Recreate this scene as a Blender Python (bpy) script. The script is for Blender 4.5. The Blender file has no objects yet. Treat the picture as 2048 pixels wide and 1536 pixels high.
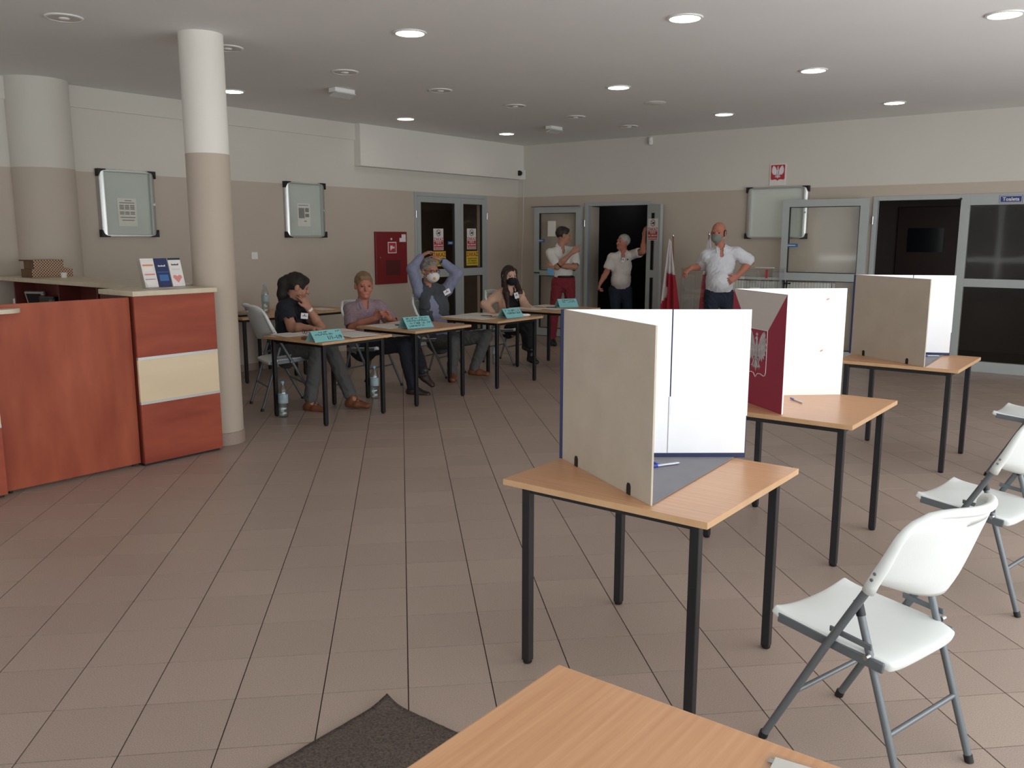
import bpy, math, random
import numpy as np
from mathutils import Vector, Matrix
R = math.radians
random.seed(7)
sc = bpy.context.scene
COL = sc.collection
# ------------------------------------------------------------------ camera, world, daylight, exposure
cam_d = bpy.data.cameras.new('camera'); cam = bpy.data.objects.new('camera', cam_d); COL.objects.link(cam)
HEAD, PITCH, ROLL = R(37.6955), .1697, .001
cam_d.sensor_fit = 'HORIZONTAL'; cam_d.sensor_width = 36.0; cam_d.lens = 36.0 * 1718.65 / 2048.0
cam_d.clip_start = .05; cam_d.clip_end = 200
h_ = Vector((-math.sin(HEAD), math.cos(HEAD), 0)); r_ = Vector((math.cos(HEAD), math.sin(HEAD), 0)); z_ = Vector((0, 0, 1))
fw = h_ * math.cos(PITCH) - z_ * math.sin(PITCH); up = h_ * math.sin(PITCH) + z_ * math.cos(PITCH)
rt = r_ * math.cos(ROLL) + up * math.sin(ROLL); up2 = up * math.cos(ROLL) - r_ * math.sin(ROLL)
cam.matrix_world = Matrix(((rt.x, up2.x, -fw.x, 0), (rt.y, up2.y, -fw.y, 0), (rt.z, up2.z, -fw.z, 1.593), (0, 0, 0, 1)))
sc.camera = cam

wd = bpy.data.worlds.new('world'); sc.world = wd; wd.use_nodes = True
bg = wd.node_tree.nodes['Background']; bg.inputs[0].default_value = (.75, .86, 1, 1); bg.inputs[1].default_value = .5

def area(name, loc, rot, sx, sy, power, col):
    l = bpy.data.lights.new(name, 'AREA'); l.shape = 'RECTANGLE'; l.size = sx; l.size_y = sy
    l.energy = power; l.color = col
    o = bpy.data.objects.new(name, l); o.location = loc; o.rotation_euler = rot; COL.objects.link(o); return o
# daylight in the four glazed bays of the street side wall (x = 2.4) and the entrance glazing behind the camera
DAY = 60.0
for i, yc in enumerate((-1.2, 1.9, 5.0, 8.1)):
    area('window_daylight', (2.36, yc, 1.40), (0, R(104), 0), 2.2, 2.8, DAY * (.9, 1.02, 1.12, .8)[i], (.97, .985, 1.0))
area('entrance_daylight', (-2.6, -2.95, 1.4), (R(-90), 0, 0), 7.6, 2.1, 430.0, (1.0, .98, .95))

vs = sc.view_settings
vs.view_transform = 'Standard'; vs.look = 'None'; vs.exposure = 0.55; vs.gamma = 1.0; vs.use_curve_mapping = False
sc.cycles.use_denoising = True; sc.cycles.sample_clamp_indirect = 6; sc.cycles.max_bounces = 10; sc.cycles.transparent_max_bounces = 16
sc.cycles.diffuse_bounces = 5

# ------------------------------------------------------------------ materials (all node based)
def lin(c):
    if isinstance(c, str):
        c = [int(c[i:i + 2], 16) / 255 for i in (0, 2, 4)]
    return tuple(((v + .055) / 1.055) ** 2.4 if v > .04045 else v / 12.92 for v in c)
MATS = {}
def mat(name, c, rough=.5, metal=0, spec=.5, noise=0, nscale=8, bump=0, bscale=60, c2=None, stretch=None, detail=4, alpha=1, coat=0):
    if name in MATS: return MATS[name]
    m = bpy.data.materials.new(name); m.use_nodes = True; nt = m.node_tree; b = nt.nodes['Principled BSDF']
    L = nt.links.new; N = nt.nodes.new
    c = lin(c)
    b.inputs['Roughness'].default_value = rough; b.inputs['Metallic'].default_value = metal
    b.inputs['Specular IOR Level'].default_value = spec; b.inputs['Coat Weight'].default_value = coat
    tc = N('ShaderNodeTexCoord'); mp = N('ShaderNodeMapping'); L(tc.outputs['Object'], mp.inputs[0])
    if stretch: mp.inputs['Scale'].default_value = stretch
    nz = N('ShaderNodeTexNoise'); nz.inputs['Scale'].default_value = nscale; nz.inputs['Detail'].default_value = detail
    L(mp.outputs[0], nz.inputs['Vector'])
    mx = N('ShaderNodeMix'); mx.data_type = 'RGBA'
    cc = lin(c2) if c2 else tuple(v * (1 - noise) for v in c)
    mx.inputs[6].default_value = (*c, 1); mx.inputs[7].default_value = (*cc, 1)
    rp = N('ShaderNodeMapRange'); rp.inputs[1].default_value = .3; rp.inputs[2].default_value = .7
    L(nz.outputs[0], rp.inputs[0]); L(rp.outputs[0], mx.inputs[0]); L(mx.outputs[2], b.inputs['Base Color'])
    if bump:
        n2 = N('ShaderNodeTexNoise'); n2.inputs['Scale'].default_value = bscale; L(tc.outputs['Object'], n2.inputs['Vector'])
        bp = N('ShaderNodeBump'); bp.inputs['Strength'].default_value = bump; bp.inputs['Distance'].default_value = .01
        L(n2.outputs[0], bp.inputs['Height']); L(bp.outputs[0], b.inputs['Normal'])
    b.inputs['Alpha'].default_value = alpha
    MATS[name] = m; return m
def emit(name, c, s):
    m = bpy.data.materials.new(name); m.use_nodes = True; nt = m.node_tree
    b = nt.nodes['Principled BSDF']; b.inputs['Base Color'].default_value = (1, 1, 1, 1)
    b.inputs['Emission Color'].default_value = (*lin(c), 1); b.inputs['Emission Strength'].default_value = s
    MATS[name] = m
def glass(name, tint, amount=.12, rough=.02, edge=.55):
    # thin pane: mostly see-through, with a mirror sheen that grows at grazing angles
    m = bpy.data.materials.new(name); m.use_nodes = True; nt = m.node_tree; nt.nodes.clear(); N = nt.nodes.new; L = nt.links.new
    o = N('ShaderNodeOutputMaterial'); t = N('ShaderNodeBsdfTransparent'); g = N('ShaderNodeBsdfGlossy'); mx = N('ShaderNodeMixShader')
    t.inputs[0].default_value = (*lin(tint), 1); g.inputs['Roughness'].default_value = rough
    lw = N('ShaderNodeLayerWeight'); lw.inputs[0].default_value = .5
    pw = N('ShaderNodeMath'); pw.operation = 'POWER'; pw.inputs[1].default_value = 4.0; L(lw.outputs['Facing'], pw.inputs[0])
    ad = N('ShaderNodeMath'); ad.operation = 'MULTIPLY_ADD'; ad.inputs[1].default_value = edge; ad.inputs[2].default_value = amount
    L(pw.outputs[0], ad.inputs[0]); L(ad.outputs[0], mx.inputs[0]); L(t.outputs[0], mx.inputs[1]); L(g.outputs[0], mx.inputs[2]); L(mx.outputs[0], o.inputs[0])
    MATS[name] = m
def twotone(name, lo, hi, z, rough=.75):
    m = bpy.data.materials.new(name); m.use_nodes = True; nt = m.node_tree; b = nt.nodes['Principled BSDF']; N = nt.nodes.new; L = nt.links.new
    ge = N('ShaderNodeNewGeometry'); sp = N('ShaderNodeSeparateXYZ'); L(ge.outputs['Position'], sp.inputs[0])
    gt = N('ShaderNodeMath'); gt.operation = 'GREATER_THAN'; gt.inputs[1].default_value = z; L(sp.outputs[2], gt.inputs[0])
    nz = N('ShaderNodeTexNoise'); nz.inputs['Scale'].default_value = 1.3; L(ge.outputs['Position'], nz.inputs['Vector'])
    mx = N('ShaderNodeMix'); mx.data_type = 'RGBA'; mx.inputs[6].default_value = (*lin(lo), 1); mx.inputs[7].default_value = (*lin(hi), 1); L(gt.outputs[0], mx.inputs[0])
    m2 = N('ShaderNodeMix'); m2.data_type = 'RGBA'; m2.blend_type = 'MULTIPLY'; m2.inputs[0].default_value = 1
    rp = N('ShaderNodeMapRange'); rp.inputs[3].default_value = .95; rp.inputs[4].default_value = 1.03; L(nz.outputs[0], rp.inputs[0])
    L(mx.outputs[2], m2.inputs[6]); L(rp.outputs[0], m2.inputs[7]); L(m2.outputs[2], b.inputs['Base Color'])
    b.inputs['Roughness'].default_value = rough
    n3 = N('ShaderNodeTexNoise'); n3.inputs['Scale'].default_value = 220; L(ge.outputs['Position'], n3.inputs['Vector'])
    bp = N('ShaderNodeBump'); bp.inputs['Strength'].default_value = .12; bp.inputs['Distance'].default_value = .004; L(n3.outputs[0], bp.inputs['Height']); L(bp.outputs[0], b.inputs['Normal'])
    MATS[name] = m
ZP = 2.23
twotone('wall_paint', 'C1B5A7', 'D5D2C9', ZP)
twotone('column_paint', 'BBAE9F', 'E6E2DA', 2.195)
mat('ceiling_paint', 'E9E9E8', .85, noise=.03, nscale=1.5, bump=.1, bscale=200)
mat('soffit_paint', 'E4E1DA', .8, noise=.02, nscale=2)
mat('grout', '4A413B', .9, noise=.2, nscale=20)
# speckled porcelain tile, each tile a touch different
def tile_mat():
    m = bpy.data.materials.new('floor_tile'); m.use_nodes = True; nt = m.node_tree; b = nt.nodes['Principled BSDF']; N = nt.nodes.new; L = nt.links.new
    ge = N('ShaderNodeNewGeometry')
    mp = N('ShaderNodeMapping'); mp.vector_type = 'TEXTURE'; mp.inputs['Location'].default_value = (-2.672, 2.665, 0); mp.inputs['Rotation'].default_value = (0, 0, R(45)); mp.inputs['Scale'].default_value = (.3, .3, .3)
    L(ge.outputs['Position'], mp.inputs[0])
    fl = N('ShaderNodeVectorMath'); fl.operation = 'FLOOR'; L(mp.outputs[0], fl.inputs[0])
    wn = N('ShaderNodeTexWhiteNoise'); wn.noise_dimensions = '2D'; L(fl.outputs[0], wn.inputs['Vector'])
    sp = N('ShaderNodeTexNoise'); sp.inputs['Scale'].default_value = 260; sp.inputs['Detail'].default_value = 2; L(ge.outputs['Position'], sp.inputs['Vector'])
    bg_ = N('ShaderNodeTexNoise'); bg_.inputs['Scale'].default_value = 1.2; L(ge.outputs['Position'], bg_.inputs['Vector'])
    mx = N('ShaderNodeMix'); mx.data_type = 'RGBA'; mx.inputs[6].default_value = (*lin('98867A'), 1); mx.inputs[7].default_value = (*lin('AE9D92'), 1)
    rp = N('ShaderNodeMapRange'); rp.inputs[1].default_value = .35; rp.inputs[2].default_value = .65; L(sp.outputs[0], rp.inputs[0]); L(rp.outputs[0], mx.inputs[0])
    ml = N('ShaderNodeMix'); ml.data_type = 'RGBA'; ml.blend_type = 'MULTIPLY'; ml.inputs[0].default_value = 1
    r2 = N('ShaderNodeMapRange'); r2.inputs[3].default_value = .94; r2.inputs[4].default_value = 1.04; L(wn.outputs[0], r2.inputs[0])
    L(mx.outputs[2], ml.inputs[6]); L(r2.outputs[0], ml.inputs[7]); L(ml.outputs[2], b.inputs['Base Color'])
    r3 = N('ShaderNodeMapRange'); r3.inputs[3].default_value = .3; r3.inputs[4].default_value = .46; L(bg_.outputs[0], r3.inputs[0]); L(r3.outputs[0], b.inputs['Roughness'])
    b.inputs['Specular IOR Level'].default_value = .45
    MATS['floor_tile'] = m
tile_mat()
mat('cherry', 'AC5A40', .5, spec=.3, c2='93442F', nscale=7, stretch=(1, 1, .28), detail=7)
mat('cherry_horizontal', 'A5523C', .5, spec=.3, c2='8A3D2D', nscale=7, stretch=(1, .3, 1.2), detail=7)
mat('cherry_dark', '6A2C26', .45, c2='522019', nscale=3)
mat('maple', 'E8D6B6', .45, c2='DECAA8', nscale=3, stretch=(1, .3, 1.5), detail=6)
mat('worktop_cream', 'D4C8B0', .4, c2='C9BCA3', nscale=14)
mat('beech', 'CF9F78', .32, c2='C08F68', nscale=6, stretch=(.5, 12, 12), detail=6)
mat('beech_edge', 'CDA881', .5, c2='BF986F', nscale=9)
mat('beech_dull', 'B08A66', .4, c2='A27C58', nscale=5, stretch=(.5, 5, 5), detail=6)
mat('black_metal', '17171A', .42, noise=.2, nscale=12)
mat('black_plastic', '141416', .5)
mat('grey_metal', '6C7276', .42, metal=.35, noise=.08)
mat('chair_plastic', 'DCE1DF', .42, noise=.04, nscale=6, bump=.05, bscale=300)
mat('steel', 'C8CACB', .25, metal=1)
mat('aluminium', 'C6C8C6', .3, metal=.75, noise=.05)
mat('door_aluminium', 'AEB4B4', .45, metal=.05, noise=.04)
mat('gasket', '2A2C2E', .7)
mat('white_plastic', 'E8E8E4', .4, noise=.02)
mat('lamp_plate', 'D9DAD6', .3, alpha=.85)
emit('lamp_glow', 'FFF4E2', 9.0)
mat('lamp_reflector', 'C9C5C1', .4)
mat('lamp_bulb', 'F2F0EA', .3)
glass('pane', 'FBFCFB', .03, .06, .15)
glass('board_pane', 'FEFFFE', .05, .1)
glass('dark_pane', 'E6E4E0', .012, .05, .12)
glass('acrylic', 'FBFCFC', .06)
glass('bottle_plastic', 'F2F8F9', .14, .12)
mat('board_green', 'CDD4CE', .5, noise=.06, nscale=3)
mat('board_white', 'DEE2DD', .4, noise=.03, nscale=3)
mat('print_light', 'B4B1AC', .8)
mat('paper', 'EAE6DF', .8, noise=.04, nscale=20)
mat('bright_paper', 'F2F4F6', .75, noise=.03, nscale=6)
mat('foam_white', 'F5F4F3', .7, noise=.02, nscale=6)
mat('print_grey', '8D8C8A', .8, noise=.2, nscale=40)
mat('ink', '2C3E48', .8)
mat('cyan_card', '86C3C6', .7, noise=.05, nscale=10)
mat('fire_red', '7E1A20', .4, noise=.08, nscale=5)
mat('fire_red_dark', '55181C', .5)
mat('sign_red', 'B5323A', .5, noise=.05)
mat('sign_white', 'E6E0DE', .55, noise=.04, nscale=30)
mat('sign_yellow', 'D8BE35', .55, noise=.05)
mat('sign_dark', '3A2A2A', .6)
mat('sign_blue', '27407F', .45)
mat('label_blue', '3D6BA5', .5)
mat('flag_white', 'E9E2E4', .8, noise=.05)
mat('flag_red', 'B72A3C', .8, noise=.12, nscale=9)
mat('booth_red', 'A2364E', .6, noise=.04)
mat('booth_print_white', 'CFC8C4', .6)
mat('eagle_silver', 'D2CECE', .5, c2='A8A3A6', nscale=50)
mat('cardboard_grey', 'C0B5A6', .8, c2='B6AB9B', nscale=7, bump=.1, bscale=120)
mat('cardboard_edge', '8B7A68', .9)
mat('booth_navy', '2A3358', .7)
mat('base_sheet', '75747A', .6, noise=.08, nscale=14)
mat('mat_fibre', '38302C', .95, c2='6A5C52', nscale=130, bump=.8, bscale=240)
mat('radiator_white', 'E4E4DE', .5)
mat('room_dark', '2A2A30', .8, noise=.1)  # near-black wall colour stands in for the shade of the store room
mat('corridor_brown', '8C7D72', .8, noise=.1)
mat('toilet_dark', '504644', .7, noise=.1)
mat('dark_door', '3B2A26', .5, noise=.15, nscale=4)
mat('kraft', '7C5C44', .8, c2='6A4C38', nscale=12)
mat('pen_blue', '2C3FA8', .35)
mat('pen_silver', 'B9BEC8', .3, metal=.5)
mat('wood_pole', '8A6248', .5)
mat('device_grey', '5C6268', .45)
mat('screen_dark', '14181E', .2)
mat('navy_print', '24305E', .5, noise=.08)
mat('orange_print', 'D98850', .6)
mat('pink_print', 'D98C84', .6)
mat('bottle_cap', '7FB6D8', .5)
mat('bottle_label', 'B4C6CC', .6, c2='8AA6B2', nscale=25)
mat('water', 'D8E6E8', .2)
# pattern of ornate diamonds for the gift boxes
def lattice():
    m = bpy.data.materials.new('lattice_paper'); m.use_nodes = True; nt = m.node_tree; b = nt.nodes['Principled BSDF']; N = nt.nodes.new; L = nt.links.new
    tc = N('ShaderNodeTexCoord'); mp = N('ShaderNodeMapping'); mp.inputs['Rotation'].default_value = (R(45), 0, 0); mp.inputs['Scale'].default_value = (20, 20, 20); L(tc.outputs['Object'], mp.inputs[0])
    ch = N('ShaderNodeTexBrick'); ch.offset = 0; ch.inputs['Color1'].default_value = (*lin('5B2E28'), 1); ch.inputs['Color2'].default_value = (*lin('4A2432'), 1); ch.inputs['Mortar'].default_value = (*lin('C9AC8A'), 1)
    ch.inputs['Scale'].default_value = 1.4; ch.inputs['Mortar Size'].default_value = .08; ch.inputs['Brick Width'].default_value = .5; ch.inputs['Row Height'].default_value = .5
    sx = N('ShaderNodeSeparateXYZ'); cx = N('ShaderNodeCombineXYZ'); L(mp.outputs[0], sx.inputs[0]); L(sx.outputs[1], cx.inputs[0]); L(sx.outputs[2], cx.inputs[1]); L(cx.outputs[0], ch.inputs['Vector'])
    L(ch.outputs['Color'], b.inputs['Base Color']); b.inputs['Roughness'].default_value = .6
    MATS['lattice_paper'] = m
lattice()

# ------------------------------------------------------------------ mesh helpers
def V3(*a): return np.array(a, float)
def nrm(v): v = np.asarray(v, float); return v / np.linalg.norm(v)
class MB:
    def __init__(s): s.v = []; s.f = []
    def add(s, vs, fs):
        n = len(s.v); s.v += [tuple(map(float, v)) for v in vs]; s.f += [tuple(n + i for i in f) for f in fs]; return s
    def box(s, x0, x1, y0, y1, z0, z1):
        vs = [(x, y, z) for z in (z0, z1) for y in (y0, y1) for x in (x0, x1)]
        return s.add(vs, [(0, 2, 3, 1), (4, 5, 7, 6), (0, 1, 5, 4), (2, 6, 7, 3), (0, 4, 6, 2), (1, 3, 7, 5)])
    def obox(s, c, ax, ay, az, hx, hy, hz):
        c = np.array(c, float); ax, ay, az = nrm(ax), nrm(ay), nrm(az)
        vs = [c + ax * hx * i + ay * hy * j + az * hz * k for k in (-1, 1) for j in (-1, 1) for i in (-1, 1)]
        return s.add(vs, [(0, 2, 3, 1), (4, 5, 7, 6), (0, 1, 5, 4), (2, 6, 7, 3), (0, 4, 6, 2), (1, 3, 7, 5)])
    def slab(s, o, u, v, poly, t):
        # polygon in the (u, v) frame at o, extruded by t along u x v
        o = np.array(o, float); u = nrm(u); v = nrm(v); w = np.cross(u, v); n = len(poly)
        a = [o + u * p[0] + v * p[1] for p in poly]; b = [p + w * t for p in a]
        fs = [tuple(range(n))[::-1], tuple(range(n, 2 * n))] + [(i, (i + 1) % n, n + (i + 1) % n, n + i) for i in range(n)]
        return s.add(a + b, fs)
    def tube(s, pts, r, seg=10, caps=True, closed=False):
        pts = [np.array(p, float) for p in pts]; n = len(pts)
        rs = r if isinstance(r, (list, tuple)) else [r] * n
        base = len(s.v); ref = None
        for i, p in enumerate(pts):
            if closed: d = pts[(i + 1) % n] - pts[i - 1]
            else: d = (pts[min(i + 1, n - 1)] - pts[max(i - 1, 0)])
            d = nrm(d)
            if ref is None:
                ref = np.cross(d, (0, 0, 1));
                if np.linalg.norm(ref) < .1: ref = np.cross(d, (1, 0, 0))
            ref = ref - d * (ref @ d); ref = nrm(ref); b = np.cross(d, ref)
            for k in range(seg):
                a = 2 * math.pi * k / seg; s.v.append(tuple(p + (ref * math.cos(a) + b * math.sin(a)) * rs[i]))
        for i in range(n if closed else n - 1):
            j = (i + 1) % n
            for k in range(seg):
                q = (k + 1) % seg; s.f.append((base + i * seg + k, base + i * seg + q, base + j * seg + q, base + j * seg + k))
        if caps and not closed:
            s.f.append(tuple(base + k for k in range(seg))[::-1]); s.f.append(tuple(base + (n - 1) * seg + k for k in range(seg)))
        return s
    def lathe(s, prof, c=(0, 0, 0), seg=24):
        base = len(s.v); n = len(prof)
        for r, z in prof:
            for k in range(seg):
                a = 2 * math.pi * k / seg; s.v.append((c[0] + r * math.cos(a), c[1] + r * math.sin(a), c[2] + z))
        for i in range(n - 1):
            for k in range(seg):
                q = (k + 1) % seg; s.f.append((base + i * seg + k, base + i * seg + q, base + (i + 1) * seg + q, base + (i + 1) * seg + k))
        s.f.append(tuple(base + k for k in range(seg))[::-1]); s.f.append(tuple(base + (n - 1) * seg + k for k in range(seg)))
        return s
    def mesh(s, name, off=(0, 0, 0)):
        me = bpy.data.meshes.new(name)
        me.from_pydata([(v[0] - off[0], v[1] - off[1], v[2] - off[2]) for v in s.v], [], s.f); me.validate(); me.update(); return me
    def build(s, name, m, parent=None, smooth=0, bevel=0, bseg=2, loc=(0, 0, 0)):
        off = root_loc(parent) if parent else loc
        o = bpy.data.objects.new(name, s.mesh(name, off)); COL.objects.link(o)
        if parent: o.parent = parent
        else: o.location = loc
        return finish(o, m, smooth, bevel, bseg)
def root_loc(o):
    while o.parent: o = o.parent
    return tuple(o.location)
def finish(o, m, smooth=0, bevel=0, bseg=2):
    o.data.materials.append(MATS[m] if isinstance(m, str) else m)
    if bevel:
        b = o.modifiers.new('bevel', 'BEVEL'); b.width = bevel; b.segments = bseg; b.limit_method = 'ANGLE'; b.angle_limit = R(35); b.harden_normals = False
    if smooth:
        for p in o.data.polygons: p.use_smooth = True
        if smooth < 180: o.data.set_sharp_from_angle(angle=R(smooth))
    return o
def tag(o, label=None, cat=None, group=None, kind=None):
    if label: o['label'] = label
    if cat: o['category'] = cat
    if group: o['group'] = group
    if kind: o['kind'] = kind
    return o
def thing(name, label, cat, loc=(0, 0, 0), group=None):
    o = bpy.data.objects.new(name, None); o.location = loc; o.empty_display_size = .1; COL.objects.link(o)
    return tag(o, label, cat, group)
def struct(name, mb, m, **k):
    return tag(mb.build(name, m, **k), kind='structure')
def copy_tree(o, parent=None):
    c = o.copy(); COL.objects.link(c)
    if parent: c.parent = parent
    for ch in o.children: copy_tree(ch, c)
    return c
def box(name, m, parent, *b, **k): return MB().box(*b).build(name, m, parent, **k)
TEXTS = []
def text(name, s, m, parent, o, u, v, size, align='CENTER', bold=.0, sx=1.0):
    TEXTS.append((name, s, m, parent, o, u, v, size, align, bold, sx))
def flush_text():
    obs = []
    for (name, s, m, parent, o, u, v, size, align, bold, sx) in TEXTS:
        cu = bpy.data.curves.new('t', 'FONT'); cu.body = s; cu.size = size; cu.align_x = align; cu.align_y = 'CENTER'; cu.offset = bold; cu.extrude = .0004; cu.resolution_u = 2
        ob = bpy.data.objects.new('t', cu); COL.objects.link(ob); obs.append(ob)
    bpy.context.view_layer.update(); dg = bpy.context.evaluated_depsgraph_get()
    for ob, (name, s, m, parent, o, u, v, size, align, bold, sx) in zip(obs, TEXTS):
        me = bpy.data.meshes.new_from_object(ob.evaluated_get(dg)); me.name = name
        u = nrm(u); v = nrm(v); w = np.cross(u, v); off = np.array(root_loc(parent))
        n = len(me.vertices); co = np.empty(n * 3); me.vertices.foreach_get('co', co); co = co.reshape(-1, 3)
        p = np.array(o) - off + co[:, :1] * u * sx + co[:, 1:2] * v + co[:, 2:3] * w
        me.vertices.foreach_set('co', p.ravel()); me.materials.clear(); me.update()
        q = bpy.data.objects.new(name, me); COL.objects.link(q); q.parent = parent; me.materials.append(MATS[m])
        bpy.data.objects.remove(ob)

# ------------------------------------------------------------------ room shell
XL, YB, ZC, XR, YF = -8.758, 11.49, 3.045, 2.42, -3.0
XR2, YB2, XL2 = XR + .25, YB + .2, XL - .2
fb = MB().box(XL - 2.6, XR2, YF - .2, YB + 4.2, -.12, -.004)
floor = struct('floor', fb, 'grout')
# porcelain tiles laid on the diagonal
TP, GAP = .30, .0045
TU = np.array((math.cos(R(45)), math.sin(R(45)))); TV = np.array((-TU[1], TU[0])); T0 = np.array((-2.672, 2.665))
hs = (TP - GAP) / 2
def tile_mesh():
    mb = MB(); lo = [(-hs, -hs), (hs, -hs), (hs, hs), (-hs, hs)]
    vs = [(*p, -.006) for p in lo] + [(*p, 0) for p in lo]; fs = [(4, 5, 6, 7)] + [(i, (i + 1) % 4, 4 + (i + 1) % 4, 4 + i) for i in range(4)]
    mb.add(vs, fs); me = mb.mesh('tile'); me.materials.append(MATS['floor_tile']); return me
tm = tile_mesh()
near, rest = [], []
tanx, tany = 1024 / 1718.65, 768 / 1718.65
for i in range(-60, 60):
    for j in range(-60, 60):
        p = T0 + TU * (i + .5) * TP + TV * (j + .5) * TP
        if not (XL - .2 < p[0] < XR + .2 and YF - .2 < p[1] < YB + .2): continue
        d = Vector((p[0], p[1], -1.593)); c = d.dot(fw)
        vis = c > .3 and abs(d.dot(rt) / c) < tanx * 1.02 and abs(d.dot(up2) / c) < tany * 1.02
        inside = XL + .22 < p[0] < XR - .22 and YF + .22 < p[1] < YB - .22
        # hidden by the reception desk or the near table
        hid = (p[0] < -5.66 and p[1] < 3.7)
        (near if vis and inside and not hid else rest).append((d.length, p))
near.sort(key=lambda t: t[0]); rest += near[300:]; near = near[:300]
for _, p in near:
    o = bpy.data.objects.new('tile', tm); COL.objects.link(o); o.parent = floor; o.location = (p[0], p[1], 0); o.rotation_euler = (0, 0, R(45))
def clip(poly, ax, lim, sgn):
    out = []
    for k in range(len(poly)):
        a, b = poly[k], poly[(k + 1) % len(poly)]; da, db = (a[ax] - lim) * sgn, (b[ax] - lim) * sgn
        if da <= 0: out.append(a)
        if da * db < 0: t = da / (da - db); out.append(tuple(a[q] + (b[q] - a[q]) * t for q in (0, 1)))
    return out
mb = MB()
for _, p in rest:
    poly = [tuple(p + TU * a * hs + TV * b * hs) for a, b in ((-1, -1), (1, -1), (1, 1), (-1, 1))]
    for ax, lim, sg in ((0, XL, -1), (0, XR, 1), (1, YF, -1), (1, YB, 1)):
        if poly: poly = clip(poly, ax, lim, sg)
    if len(poly) > 2:
        n = len(poly); mb.add([(*q, -.006) for q in poly] + [(*q, 0) for q in poly], [tuple(range(n, 2 * n))] + [(k, (k + 1) % n, n + (k + 1) % n, n + k) for k in range(n)])
o = mb.build('tiles', 'floor_tile', floor); o['kind'] = 'stuff'

struct('ceiling', MB().box(XL2, XR2, YF - .2, YB2, ZC, ZC + .15), 'ceiling_paint')
# left wall with the corridor doorway
LD0, LD1, LDZ = 9.04, 10.675, 2.22
struct('wall_left', MB().box(XL2, XL, YF - .2, LD0, 0, ZC).box(XL2, XL, LD1, YB2, 0, ZC).box(XL2, XL, LD0, LD1, LDZ, ZC), 'wall_paint')
# back wall with two doorways
BA0, BA1, BAZ = -7.44, -6.28, 2.115
BB0, BB1, BBZ = -3.146, -.62, 2.095
struct('wall_back', MB().box(XL, BA0, YB, YB2, 0, ZC).box(BA0, BA1, YB, YB2, BAZ, ZC).box(BA1, BB0, YB, YB2, 0, ZC).box(BB0, BB1, YB, YB2, BBZ, ZC).box(BB1, XR, YB, YB2, 0, ZC), 'wall_paint')
# street side wall: low sill, lintel and piers between four window bays
mb = MB().box(XR, XR2, YF, YB2, 0, .28).box(XR, XR2, YF, YB2, 2.52, ZC)
edges = [-2.6, .2, .5, 3.3, 3.6, 6.4, 6.7, 9.5]
mb.box(XR, XR2, YF, -2.6, .28, 2.52)
for a, b in ((.2, .5), (3.3, 3.6), (6.4, 6.7), (9.5, YB2)): mb.box(XR, XR2, a, b, .28, 2.52)
struct('wall_right', mb, 'wall_paint')
for n, (a, b) in enumerate(((-2.6, .2), (.5, 3.3), (3.6, 6.4), (6.7, 9.5))):
    w = tag(bpy.data.objects.new('window_%d' % (n + 1), None), kind='structure'); COL.objects.link(w); w.location = (XR + .1, (a + b) / 2, .28)
    mb = MB()
    for y in (a + .03, (a + b) / 2, b - .03): mb.box(XR + .10, XR + .17, y - .03, y + .03, .28, 2.52)
    for z in (.31, 2.49): mb.box(XR + .10, XR + .17, a, b, z - .03, z + .03)
    mb.build('window_frame', 'door_aluminium', w)
    box('pane', 'pane', w, XR + .13, XR + .14, a + .06, (a + b) / 2 - .03, .34, 2.46); box('pane', 'pane', w, XR + .13, XR + .14, (a + b) / 2 + .03, b - .06, .34, 2.46)
# entrance wall behind the camera
struct('wall_front', MB().box(XL2, -6.5, YF - .2, YF, 0, ZC).box(-6.5, 1.3, YF - .2, YF, 2.5, ZC).box(1.3, XR2, YF - .2, YF, 0, ZC), 'wall_paint')
dr = tag(bpy.data.objects.new('door_1', None), kind='structure'); COL.objects.link(dr); dr.location = (-1.2, YF - .1, 0)
mb = MB()
DX_ = [-6.46 + i * 1.288 for i in range(7)]
for x in DX_: mb.box(x - .04, x + .04, YF - .14, YF - .06, 0, 2.5)
for z in (.06, 1.0, 2.46): mb.box(-6.5, 1.3, YF - .139, YF - .061, z - .05, z + .05)
mb.build('door_frame', 'door_aluminium', dr)
for a, b in zip(DX_[:-1], DX_[1:]): box('pane', 'pane', dr, a + .04, b - .04, YF - .105, YF - .095, .1, 2.42)
# shallow beam along the left wall and the boxed soffit over the doorway
struct('trim_1', MB().box(XL, XL + .022, YF, 7.94, 2.84, ZC), 'wall_paint')
struct('trim_2', MB().box(XL, XL + .12, 7.94, YB, 2.508, ZC), 'soffit_paint', bevel=.004)
# plinth tiles along the walls
mb = MB().box(XL, XL + .012, YF, LD0, 0, .085).box(XL, XL + .012, LD1, YB, 0, .085)
struct('baseboard_left', mb, 'floor_tile')
struct('baseboard_back', MB().box(XL + .012, BA0, YB - .012, YB, 0, .085).box(BA1, BB0, YB - .012, YB, 0, .085).box(BB1, XR, YB - .012, YB, 0, .085), 'floor_tile')
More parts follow.
